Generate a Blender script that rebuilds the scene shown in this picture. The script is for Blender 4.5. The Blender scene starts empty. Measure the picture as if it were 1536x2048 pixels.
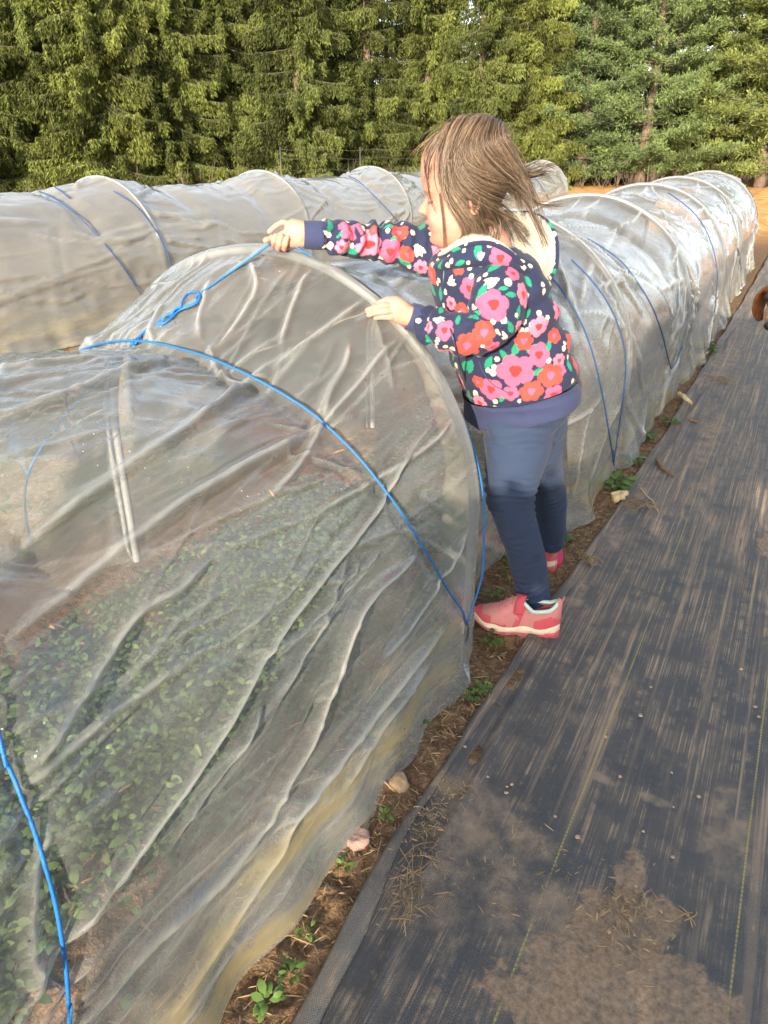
import bpy, math, random
import numpy as np
from mathutils import Vector
from mathutils.bvhtree import BVHTree

sc = bpy.context.scene
COL = sc.collection
RNG = np.random.default_rng(7)
random.seed(7)

# ---------------------------------------------------------------- camera frame (metres; rows of the field run along +Y)
FPX, CAMH = 1500.0, 1.18
PITCH = math.radians(25.765)
YAW = math.radians(27.903)
FH = np.array([-math.sin(YAW), math.cos(YAW), 0.0])          # horizontal heading
RT = np.array([math.cos(YAW), math.sin(YAW), 0.0])           # to the right
FW = FH * math.cos(PITCH) + np.array([0, 0, -math.sin(PITCH)])
UPV = np.cross(RT, FW)
CAM = np.array([0, 0, CAMH])
ZUP = np.array([0, 0, 1.0])


def ray(x, y):
    return (x - 768) * RT + (1024 - y) * UPV + FPX * FW


def on_ground(x, y, z=0.0):
    d = ray(x, y)
    return CAM + (z - CAMH) / d[2] * d


def on_plane_y(x, y, Y):
    d = ray(x, y)
    return CAM + Y / d[1] * d


def on_plane_x(x, y, X):
    d = ray(x, y)
    return CAM + X / d[0] * d


def nrm(v):
    v = np.asarray(v, float)
    return v / max(np.linalg.norm(v), 1e-9)


def sstep(a, b, x):
    t = np.clip((np.asarray(x, float) - a) / (b - a), 0, 1)
    return t * t * (3 - 2 * t)


# ---------------------------------------------------------------- smooth value noise in numpy
def _hash(ix, iy, iz, seed):
    n = (ix * 374761393 + iy * 668265263 + iz * 2147483647 + seed * 144665) & 0xFFFFFFFF
    n = ((n ^ (n >> 13)) * 1274126177) & 0xFFFFFFFF
    n = n ^ (n >> 16)
    return (n & 0xFFFFFF) / float(0xFFFFFF)


def noise3(P, scale=1.0, seed=0):
    P = np.asarray(P, float) * scale
    I = np.floor(P).astype(np.int64)
    f = P - I
    f = f * f * (3 - 2 * f)
    out = 0
    for dx in (0, 1):
        for dy in (0, 1):
            for dz in (0, 1):
                w = (f[..., 0] if dx else 1 - f[..., 0]) * (f[..., 1] if dy else 1 - f[..., 1]) * (f[..., 2] if dz else 1 - f[..., 2])
                out = out + w * _hash(I[..., 0] + dx, I[..., 1] + dy, I[..., 2] + dz, seed)
    return out * 2 - 1


def fbm3(P, scale=1.0, seed=0, octv=3):
    o, a = 0, 1.0
    for k in range(octv):
        o = o + a * noise3(P, scale * 2 ** k, seed + 17 * k)
        a *= 0.5
    return o


# ---------------------------------------------------------------- mesh helpers
def mesh_data(name, V, F, smooth=True):
    me = bpy.data.meshes.new(name)
    V = np.asarray(V, dtype=np.float32)
    if isinstance(F, np.ndarray):
        n, k = F.shape
        me.vertices.add(len(V))
        me.vertices.foreach_set('co', V.ravel())
        me.loops.add(n * k)
        me.loops.foreach_set('vertex_index', F.astype(np.int32).ravel())
        me.polygons.add(n)
        me.polygons.foreach_set('loop_start', np.arange(0, n * k, k, dtype=np.int32))
        me.update(calc_edges=True)
    else:
        me.from_pydata(V.tolist(), [], F)
        me.update()
    me.polygons.foreach_set('use_smooth', np.full(len(me.polygons), bool(smooth)))
    return me


def mk(name, V, F, mat=None, parent=None, smooth=True):
    me = mesh_data(name, V, F, smooth)
    o = bpy.data.objects.new(name, me)
    COL.objects.link(o)
    if mat is not None:
        me.materials.append(mat)
    if parent is not None:
        o.parent = parent
        if any(parent.location) or any(parent.rotation_euler):
            o.matrix_parent_inverse = _minv(parent)
    return o


def _minv(p):
    from mathutils import Matrix, Euler
    return (Matrix.Translation(p.location) @ p.rotation_euler.to_matrix().to_4x4() @ Matrix.Diagonal((*p.scale, 1))).inverted()


def thing(name, label, cat, loc=(0, 0, 0), group=None):
    o = bpy.data.objects.new(name, None)
    COL.objects.link(o)
    o.location = [float(c) for c in loc]
    return tag(o, label, cat, group)


def tag(o, label=None, cat=None, group=None, kind=None):
    if label: o['label'] = label
    if cat: o['category'] = cat
    if group: o['group'] = group
    if kind: o['kind'] = kind
    return o


def vcol(o, name, C):
    C = np.asarray(C, np.float32)
    if C.ndim == 1:
        a = o.data.attributes.new(name, 'FLOAT', 'POINT')
        a.data.foreach_set('value', C)
    else:
        if C.shape[1] == 3:
            C = np.concatenate([C, np.ones((len(C), 1), np.float32)], 1)
        a = o.data.color_attributes.new(name, 'FLOAT_COLOR', 'POINT')
        a.data.foreach_set('color', C.ravel())


def grid_faces(nu, nv, wrap_v=False):
    """vertex (i, j) has index i*nv + j"""
    i = np.arange(nu - 1)[:, None]
    j = np.arange(nv if wrap_v else nv - 1)[None, :]
    j2 = (j + 1) % nv
    a = i * nv + j
    b = i * nv + j2
    c = (i + 1) * nv + j2
    d = (i + 1) * nv + j
    return np.stack([np.broadcast_to(q, (nu - 1, j.shape[1])).ravel() for q in (a, b, c, d)], 1)


def join(parts):
    Vs, Fs, n = [], [], 0
    for V, F in parts:
        Vs.append(np.asarray(V, float))
        Fs += [tuple(int(k) + n for k in f) for f in (F.tolist() if isinstance(F, np.ndarray) else F)]
        n += len(V)
    return np.concatenate(Vs), Fs


def catmull(P, n):
    P = np.asarray(P, float)
    if len(P) == 2:
        t = np.linspace(0, 1, n)[:, None]
        return P[0] * (1 - t) + P[1] * t
    Q = np.concatenate([[2 * P[0] - P[1]], P, [2 * P[-1] - P[-2]]])
    m = len(P) - 1
    t = np.linspace(0, m, n)
    k = np.minimum(t.astype(int), m - 1)
    f = (t - k)[:, None]
    p0, p1, p2, p3 = Q[k], Q[k + 1], Q[k + 2], Q[k + 3]
    return 0.5 * (2 * p1 + (p2 - p0) * f + (2 * p0 - 5 * p1 + 4 * p2 - p3) * f ** 2 + (3 * p1 - p0 - 3 * p2 + p3) * f ** 3)


def tube(P, rad, ns=8, cap=True, twist=0.0):
    """a tube along the points P with radius rad (number or list)"""
    P = np.asarray(P, float)
    n = len(P)
    rad = np.broadcast_to(np.asarray(rad, float), (n,))
    T = np.gradient(P, axis=0)
    T /= np.maximum(np.linalg.norm(T, axis=1, keepdims=True), 1e-9)
    a = np.array([0.0, 0, 1]) if abs(T[0][2]) < 0.9 else np.array([1.0, 0, 0])
    nv = nrm(np.cross(T[0], a))
    V = []
    for k in range(n):
        nv = nrm(nv - T[k] * np.dot(nv, T[k]))
        b = np.cross(T[k], nv)
        th = np.linspace(0, 2 * math.pi, ns, endpoint=False) + twist * k
        V.append(P[k] + rad[k] * (np.cos(th)[:, None] * nv + np.sin(th)[:, None] * b))
    V = np.concatenate(V)
    F = [tuple(r) for r in grid_faces(n, ns, True)[:, ::-1].tolist()]
    if cap:
        F.append(tuple(range(ns)))
        F.append(tuple(reversed(range((n - 1) * ns, n * ns))))
    return V, F


# ---------------------------------------------------------------- shader helpers
class NT:
    def __init__(self, name):
        self.m = bpy.data.materials.new(name)
        self.m.use_nodes = True
        self.t = self.m.node_tree
        self.t.nodes.clear()
        self.out = self.t.nodes.new('ShaderNodeOutputMaterial')

    def n(self, typ, props=None, **ins):
        nd = self.t.nodes.new('ShaderNode' + typ)
        for k, v in (props or {}).items():
            setattr(nd, k, v)
        for k, v in ins.items():
            k = k.replace('_', ' ')
            s = nd.inputs[int(k[1:])] if k[0] == 'i' and k[1:].isdigit() else nd.inputs[k]
            self.put(s, v)
        return nd

    def put(self, s, v):
        if isinstance(v, bpy.types.NodeSocket):
            self.t.links.new(v, s)
        elif isinstance(v, bpy.types.Node):
            self.t.links.new(v.outputs[0], s)
        else:
            if s.type == 'RGBA' and len(v) == 3:
                v = (*v, 1)
            s.default_value = v

    def math(self, op, a, b=0.0, c=0.0, clamp=False):
        return self.n('Math', dict(operation=op, use_clamp=clamp), i0=a, i1=b, i2=c).outputs[0]

    def noise(self, vec, scale, detail=3, rough=0.55, dist=0.0):
        return self.n('TexNoise', Vector=vec, Scale=scale, Detail=detail, Roughness=rough, Distortion=dist).outputs[0]

    def coords(self, scale=(1, 1, 1), kind='Object', rot=(0, 0, 0), loc=(0, 0, 0)):
        tc = self.n('TexCoord')
        return self.n('Mapping', Vector=tc.outputs[kind], Scale=scale, Rotation=rot, Location=loc).outputs[0]

    def ramp(self, fac, stops, interp='LINEAR'):
        nd = self.n('ValToRGB', Fac=fac)
        cr = nd.color_ramp
        cr.interpolation = interp
        while len(cr.elements) < len(stops):
            cr.elements.new(0.5)
        for e, (p, c) in zip(cr.elements, stops):
            e.position = p
            e.color = (*c, 1) if len(c) == 3 else c
        return nd.outputs[0]

    def step(self, x, a, b):
        return self.n('MapRange', dict(interpolation_type='SMOOTHSTEP'), Value=x, i1=a, i2=b).outputs[0]

    def mix(self, f, a, b, mode='MIX'):
        nd = self.n('Mix', dict(data_type='RGBA', blend_type=mode))
        self.put(nd.inputs[0], f)
        self.put(nd.inputs[6], a)
        self.put(nd.inputs[7], b)
        return nd.outputs[2]

    def bump(self, h, strength=0.5, dist=0.01, normal=None):
        nd = self.n('Bump', Height=h, Strength=strength, Distance=dist)
        if normal is not None:
            self.put(nd.inputs['Normal'], normal)
        return nd.outputs[0]

    def done(self, sh):
        self.t.links.new(sh if isinstance(sh, bpy.types.NodeSocket) else sh.outputs[0], self.out.inputs[0])
        return self.m

    def pbr(self, color, rough=0.7, normal=None, metal=0.0, spec=0.5, **kw):
        nd = self.n('BsdfPrincipled')
        self.put(nd.inputs['Base Color'], color)
        self.put(nd.inputs['Roughness'], rough)
        self.put(nd.inputs['Metallic'], metal)
        self.put(nd.inputs['Specular IOR Level'], spec)
        if normal is not None:
            self.put(nd.inputs['Normal'], normal)
        for k, v in kw.items():
            self.put(nd.inputs[k.replace('_', ' ')], v)
        return nd


def simple(name, color, rough=0.7, nscale=40, var=0.25, bump=0.2, bdist=0.003, metal=0.0, spec=0.4):
    m = NT(name)
    co = m.coords()
    nz = m.noise(co, nscale, 4)
    c = m.mix(nz, tuple(x * (1 - var) for x in color), tuple(min(1, x * (1 + var)) for x in color))
    return m.done(m.pbr(c, rough, m.bump(nz, bump, bdist), metal, spec))
# ---------------------------------------------------------------- camera, sky, sun
cam = bpy.data.cameras.new('camera')
cam.sensor_fit = 'VERTICAL'
cam.sensor_height = 36.0
cam.lens = FPX / 2048 * 36.0
cam.clip_start, cam.clip_end = 0.05, 2000
co_ = bpy.data.objects.new('camera', cam)
COL.objects.link(co_)
co_.location = (0, 0, CAMH)
co_.rotation_euler = (math.pi / 2 - PITCH, 0, YAW)
sc.camera = co_

SUN_EL = math.radians(14)
a_ = math.radians(15)
SUN_H = -(FH * math.cos(a_) + RT * math.sin(a_))              # horizontal direction towards the sun (behind the camera, a little left)
SUN_DIR = SUN_H * math.cos(SUN_EL) + ZUP * math.sin(SUN_EL)
w = bpy.data.worlds.new('World')
sc.world = w
w.use_nodes = True
bg = w.node_tree.nodes['Background']
sky = w.node_tree.nodes.new('ShaderNodeTexSky')
sky.sky_type = 'NISHITA'
sky.sun_disc = False
sky.sun_elevation = SUN_EL
sky.sun_rotation = math.atan2(SUN_H[0], SUN_H[1])
sky.air_density, sky.dust_density, sky.ozone_density = 1.0, 2.0, 1.0
hs_ = w.node_tree.nodes.new('ShaderNodeHueSaturation')
hs_.inputs['Saturation'].default_value = 0.50
w.node_tree.links.new(sky.outputs[0], hs_.inputs['Color'])
w.node_tree.links.new(hs_.outputs[0], bg.inputs[0])
bg.inputs[1].default_value = 0.15
sl = bpy.data.lights.new('sun', 'SUN')
sl.energy = 3.2
sl.angle = math.radians(0.53)
sl.color = (1.0, 0.84, 0.62)
so = bpy.data.objects.new('sun', sl)
COL.objects.link(so)
so.rotation_euler = Vector(-SUN_DIR).to_track_quat('-Z', 'Y').to_euler()
so.location = (0, -5, 10)
sc.view_settings.view_transform = 'Standard'
sc.view_settings.look = 'None'
sc.view_settings.exposure = 1.92
sc.view_settings.gamma = 1.0
sc.cycles.transparent_max_bounces = 24
sc.cycles.max_bounces = 7
sc.cycles.diffuse_bounces = 3
sc.cycles.glossy_bounces = 2
sc.cycles.transmission_bounces = 4
sc.cycles.caustics_reflective = False
sc.cycles.caustics_refractive = False
sc.cycles.sample_clamp_indirect = 4.0
# ---------------------------------------------------------------- ground sheet
def m_soil():
    m = NT('soil')
    co = m.coords()
    sep = m.n('SeparateXYZ', Vector=co)
    x, y = sep.outputs[0], sep.outputs[1]
    n1 = m.noise(co, 3.0, 4)
    n2 = m.noise(co, 38.0, 5, 0.65)
    n3 = m.noise(co, 160.0, 3, 0.7)
    vor = m.n('TexVoronoi', Vector=co, Scale=95.0)
    c = m.ramp(n2, [(0.28, (0.055, 0.031, 0.017)), (0.5, (0.135, 0.082, 0.046)), (0.72, (0.25, 0.165, 0.10))])
    c = m.mix(m.math('MULTIPLY', m.step(n3, 0.5, 0.75), 0.5), c, (0.42, 0.30, 0.18))
    c = m.mix(m.math('MULTIPLY', m.step(vor.outputs[0], 0.20, 0.0), 0.4), c, (0.40, 0.28, 0.18))
    # pale, strawy alleys between the rows and out in the field
    alley = m.math('MULTIPLY', m.step(x, -1.75, -2.1), m.step(n1, 0.1, 0.6))
    c = m.mix(m.math('MULTIPLY', alley, 0.8), c, m.ramp(n2, [(0.3, (0.26, 0.18, 0.10)), (0.65, (0.48, 0.36, 0.22))]))
    far = m.step(y, 11.0, 16.0)
    c = m.mix(far, c, m.ramp(m.noise(co, 2.2, 6, 0.7), [(0.32, (0.30, 0.15, 0.05)), (0.5, (0.55, 0.29, 0.10)), (0.68, (0.62, 0.40, 0.18))]))
    h = m.math('ADD', m.math('MULTIPLY', n2, 0.7), m.math('MULTIPLY', n3, 0.3))
    return m.done(m.pbr(c, 0.95, m.bump(h, 0.9, 0.012), spec=0.1))


M_SOIL = m_soil()


def fabric_edge(y):
    y = np.asarray(y, float)
    return np.interp(y, [-1, .3, .55, .94, 1.39, 1.94, 2.2, 2.89, 3.6, 4.76, 7.99, 14], [-.405, -.42, -.433, -.452, -.446, -.424, -.415, -.40, -.385, -.380, -.354, -.33]) \
        + 0.004 * np.sin(y * 5.3 + 1) + 0.003 * np.sin(y * 13.1)


def axis(parts):
    o = [np.arange(a, b, s) for a, b, s in parts]
    return np.concatenate(o)


gx = np.concatenate([-np.geomspace(400, 2.6, 40), axis([(-2.5, -1.75, .05), (-1.75, -0.58, .022), (-0.58, -0.30, .008), (-0.30, 0.5, .08)]), np.geomspace(0.5, 400, 36)])
gy = np.concatenate([-np.geomspace(400, 0.6, 30), axis([(-0.5, 0.4, .06), (0.4, 3.4, .010), (3.4, 6, .03), (6, 12, .1)]), np.geomspace(12, 600, 60)])
GX, GY = np.meshgrid(gx, gy, indexing='ij')
P_ = np.stack([GX, GY, 0 * GX], -1)


def ground_z(X, Y):
    P = np.stack([X, Y, 0 * X], -1)
    strip = sstep(-0.62, -0.56, X) * (1 - sstep(-0.36, -0.32, X)) * (Y < 7)
    bed = sstep(-1.62, -1.45, X) * (1 - sstep(-0.72, -0.60, X))
    z = strip * (0.009 * fbm3(P, 14, 3, 3) + 0.006 * noise3(P, 60, 9))
    z = z + bed * (0.035 + 0.012 * fbm3(P, 9, 5, 2))
    z = z - 0.03 * sstep(-0.40, -0.34, X) * (X < 3.2)
    return z


mk('field_ground', np.stack([GX, GY, ground_z(GX, GY)], -1).reshape(-1, 3), grid_faces(len(gx), len(gy)), M_SOIL)['kind'] = 'structure'

# ---------------------------------------------------------------- woven landscape fabric
def m_fabric(name, base=(0.038, 0.041, 0.044), dusty=0.0):
    m = NT(name)
    co = m.coords()
    sep = m.n('SeparateXYZ', Vector=co)
    x, y = sep.outputs[0], sep.outputs[1]
    # the weave: warp threads along the row, weft across
    warp = m.n('Mapping', Vector=co, Scale=(1, 1, 1)).outputs[0]
    wob = m.math('MULTIPLY', m.noise(co, 6.0, 2), 0.02)
    sx = m.math('SINE', m.math('MULTIPLY', m.math('ADD', x, wob), 2 * math.pi / 0.0044))
    sy = m.math('SINE', m.math('MULTIPLY', m.math('ADD', y, wob), 2 * math.pi / 0.0048))
    weave = m.math('ADD', m.math('MULTIPLY', m.math('MULTIPLY', sx, sy), 0.5), 0.5)
    stri = m.noise(m.coords((260, 2.2, 1)), 1.0, 3, 0.7)          # fine lines of grit lying between the warp threads
    stri2 = m.noise(m.coords((62, 2.0, 1), loc=(3, 1, 0)), 1.0, 5, 0.72, 0.35)
    big = m.noise(m.coords((5.5, 1.7, 1), loc=(7, 2, 0)), 1.0, 5, 0.65)
    mid = m.noise(co, 11.0, 5, 0.7)
    fine = m.noise(co, 420.0, 2, 0.6)
    if dusty:
        base = m.mix(m.step(y, 0.95, 0.7), (0.035, 0.038, 0.042), base)
    rag = m.noise(co, 24.0, 5, 0.65)
    far = m.step(y, 1.0, 3.2)
    streak = m.math('MULTIPLY', m.step(stri2, m.math('SUBTRACT', 0.52, m.math('MULTIPLY', far, 0.03)), 0.70), m.step(m.math('ADD', big, m.math('MULTIPLY', far, 0.08)), 0.42, 0.60))
    lines = m.math('MULTIPLY', m.step(stri, 0.46, 0.66), m.step(m.math('ADD', mid, m.math('MULTIPLY', far, 0.10)), 0.42, 0.64))
    lng = m.noise(m.coords((34, 0.55, 1), loc=(9, 4, 0)), 1.0, 5, 0.62, 0.25)
    patch = m.noise(m.coords((2.6, 0.9, 1), loc=(1, 8, 0)), 1.0, 4, 0.6)
    longs = m.math('MULTIPLY', m.math('MULTIPLY', m.step(lng, 0.53, 0.66), m.step(patch, 0.36, 0.56)), m.math('ADD', 0.22, m.math('MULTIPLY', m.step(y, 0.85, 1.5), 0.62)))
    dots = m.math('MULTIPLY', m.step(weave, 0.55, 0.95), m.step(mid, 0.42, 0.62))

    def blob(lst, lo, hi, ragged):
        acc = None
        for (px, py_, rx, ry) in lst:
            p = on_ground(px, py_)
            dx = m.math('DIVIDE', m.math('SUBTRACT', x, float(p[0])), rx)
            dy = m.math('DIVIDE', m.math('SUBTRACT', y, float(p[1])), ry)
            d = m.math('SUBTRACT', 1.0, m.math('SQRT', m.math('ADD', m.math('MULTIPLY', dx, dx), m.math('MULTIPLY', dy, dy))))
            acc = d if acc is None else m.math('MAXIMUM', acc, d)
        acc = m.math('ADD', acc, m.math('MULTIPLY', m.math('SUBTRACT', rag, 0.5), ragged))
        return m.step(acc, lo, hi)
    soil = blob([(1232, 1862, .085, .075), (1262, 1990, .15, .085), (1258, 1765, .028, .070), (1310, 1835, .045, .04), (1545, 1096, .05, .10), (1360, 1990, .10, .06), (1130, 1960, .05, .07), (1210, 2080, .2, .07)], -0.06, 0.22, 1.7)  # soil smears; the right-edge one is pale mud painted in for a sun patch
    dust = blob([(985, 1690, .15, .12), (900, 1800, .10, .10), (1460, 1665, .06, .16), (940, 1590, .11, .05), (1080, 1830, .09, .10), (1230, 1365, .016, .07), (1150, 1960, .09, .1),
                 (1190, 1555, .05, .02), (1300, 1600, .05, .016), (1235, 1080, .03, .16), (1275, 1000, .03, .2), (1390, 1000, .03, .25), (1150, 1200, .03, .12), (1340, 820, .06, .5), (1420, 880, .05, .5), (1450, 720, .09, .7)], -0.15, 0.55, 1.6)
    hole = m.noise(m.coords((1, .7, 1), loc=(2, 5, 0)), 17.0, 5, 0.7)
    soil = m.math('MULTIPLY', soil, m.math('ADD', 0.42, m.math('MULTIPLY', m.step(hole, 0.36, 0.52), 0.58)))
    dust = m.math('MULTIPLY', dust, m.step(m.math('ADD', m.math('MULTIPLY', hole, 0.6), m.math('MULTIPLY', mid, 0.5)), 0.40, 0.68))
    amt = m.math('MAXIMUM', m.math('MULTIPLY', streak, 0.80), m.math('MULTIPLY', lines, 0.75))
    amt = m.math('MAXIMUM', amt, longs)
    amt = m.math('MAXIMUM', amt, m.math('MULTIPLY', dots, 0.30))
    amt = m.math('MAXIMUM', amt, m.math('MULTIPLY', dust, m.math('ADD', 0.22, m.math('MULTIPLY', m.step(m.math('ADD', weave, m.math('MULTIPLY', rag, 0.8)), 0.45, 1.25), 0.50))))
    amt = m.math('ADD', amt, m.math('MULTIPLY', m.step(big, 0.3, 0.75), 0.10 + dusty), clamp=True)
    dirt = m.mix(rag, (0.29, 0.20, 0.125), (0.52, 0.385, 0.26))
    c = m.mix(m.step(fine, 0.3, 0.8), base, m.mix(1.0, base, (1.9, 1.9, 1.9), 'MULTIPLY'))
    c = m.mix(m.math('MULTIPLY', m.step(weave, 0.5, 1.0), 0.35), c, (0.075, 0.085, 0.10))
    c = m.mix(amt, c, dirt)
    wet = m.step(m.noise(co, 5.0, 3, 0.6), 0.70, 0.80)
    c = m.mix(m.math('MULTIPLY', wet, 0.5), c, (0.03, 0.024, 0.018))
    # the two woven yellow marker threads
    yl = None
    for xv in (-0.167, 0.139, 0.445):
        d = m.math('ABSOLUTE', m.math('SUBTRACT', m.math('ADD', x, m.math('MULTIPLY', m.math('SINE', m.math('MULTIPLY', y, 2.1)), 0.004)), xv))
        q = m.step(d, 0.0021, 0.0011)
        yl = q if yl is None else m.math('MAXIMUM', yl, q)
    tick = m.step(m.math('SINE', m.math('MULTIPLY', y, 2 * math.pi / 0.0095)), -0.7, 0.0)
    yl = m.math('MULTIPLY', m.math('MULTIPLY', yl, m.math('ADD', 0.35, m.math('MULTIPLY', tick, 0.65))), m.step(m.noise(m.coords((1, 3, 1)), 3.0, 3), 0.25, 0.5))
    c = m.mix(m.math('MULTIPLY', yl, 0.80), c, (0.36, 0.31, 0.08))
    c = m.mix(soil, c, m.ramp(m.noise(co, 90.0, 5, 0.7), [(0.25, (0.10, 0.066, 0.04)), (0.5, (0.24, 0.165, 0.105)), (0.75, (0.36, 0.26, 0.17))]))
    h = m.math('ADD', m.math('MULTIPLY', weave, m.math('SUBTRACT', 1.0, soil)), m.math('ADD', m.math('MULTIPLY', soil, m.math('ADD', 2.2, m.math('MULTIPLY', m.noise(co, 150.0, 4, 0.7), 2.5))), m.math('MULTIPLY', stri, 0.8)))
    return m.done(m.pbr(c, m.mix(amt, (0.55,) * 3, (0.95,) * 3), m.bump(h, 0.55, 0.0016), spec=0.35))


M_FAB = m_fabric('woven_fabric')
M_FABU = m_fabric('woven_fabric_underside', (0.085, 0.088, 0.082), 0.18)

fy = axis([(-0.6, 0.4, .03), (0.4, 3.2, .012), (3.2, 6, .03), (6, 14.2, .1)])
fu = np.concatenate([np.arange(0, 0.14, 0.006), np.arange(0.14, 1.0, 0.014), np.geomspace(1.0, 3.2, 20)])
FU, FY = np.meshgrid(fu, fy, indexing='ij')
FX = fabric_edge(FY) + FU


def fabric_z(X, Y, U):
    P = np.stack([X, Y * 0.25, 0 * X], -1)
    Q = np.stack([X, Y, 0 * X], -1)
    z = 0.007 + 0.004 * noise3(P, 9, 21) + 0.004 * noise3(Q, 3.1, 22)
    e = np.exp(-(U / 0.035) ** 2)
    z = z + e * (0.005 + 0.006 * noise3(Q, 4.0, 23))
    z = z + 0.010 * np.exp(-((U - 0.075 - 0.015 * np.sin(Y * 3)) / 0.010) ** 2) * sstep(-0.2, 0.5, noise3(Q, 2.2, 24))
    return np.maximum(z, 0.003)


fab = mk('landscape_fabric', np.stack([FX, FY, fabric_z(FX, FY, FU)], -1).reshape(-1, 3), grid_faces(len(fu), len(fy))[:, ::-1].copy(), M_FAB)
tag(fab, 'black woven ground cover fabric with yellow threads, smeared with dried soil', 'ground cover')
# the edge is folded back over itself
hu = np.concatenate([np.linspace(-0.006, 0.0, 3), np.linspace(0.004, 0.045, 9)])
HU, HY = np.meshgrid(hu, fy[(fy > -0.5) & (fy < 2.75)], indexing='ij')
wid = 0.75 + 0.30 * np.sin(HY * 4.1 + 0.6) + 0.2 * noise3(np.stack([HY, 0 * HY, 0 * HY], -1), 7, 31)
wid = wid * (0.55 + 0.45 * (1 - sstep(0.75, 1.0, HY)))
HX = fabric_edge(HY) + np.where(HU > 0, HU * wid, HU)
HZ = fabric_z(HX, HY, np.maximum(HU, 0)) + 0.0045 + 0.0035 * np.sin(np.clip(HU, 0, .045) / .045 * math.pi) + 0.003 * noise3(np.stack([HX, HY, 0 * HX], -1), 11, 33) - np.where(HU < 0, -HU * 1.5, 0)
flap = mk('folded_hem', np.stack([HX, HY, HZ], -1).reshape(-1, 3), grid_faces(*HX.shape)[:, ::-1].copy(), M_FABU, fab)
flap['label'] = 'greyish folded back edge of the fabric'
md = flap.modifiers.new('thick', 'SOLIDIFY'); md.thickness = 0.0012; md.offset = -1

# ---------------------------------------------------------------- hills far behind the trees
hp = []
hn = 120
for k in range(hn):
    a = math.radians(-75 + 150 * k / (hn - 1))
    d = FH * math.cos(a) + RT * math.sin(a)
    r = 420
    h = 26 + 9 * math.sin(k * 0.16) + 5 * math.sin(k * 0.41 + 1) + 1.2 * math.sin(k * 2.3)
    for q, (rr, zz) in enumerate([(r - 60, -1), (r - 20, h * .55), (r, h * .9), (r + 30, h), (r + 90, -1)]):
        hp.append(d * rr + ZUP * zz)
hl = mk('hills', hp, grid_faces(hn, 5), simple('wooded_hill', (0.20, 0.20, 0.25), 1.0, 0.5, 0.35, 0))
hl['kind'] = 'structure'
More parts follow.
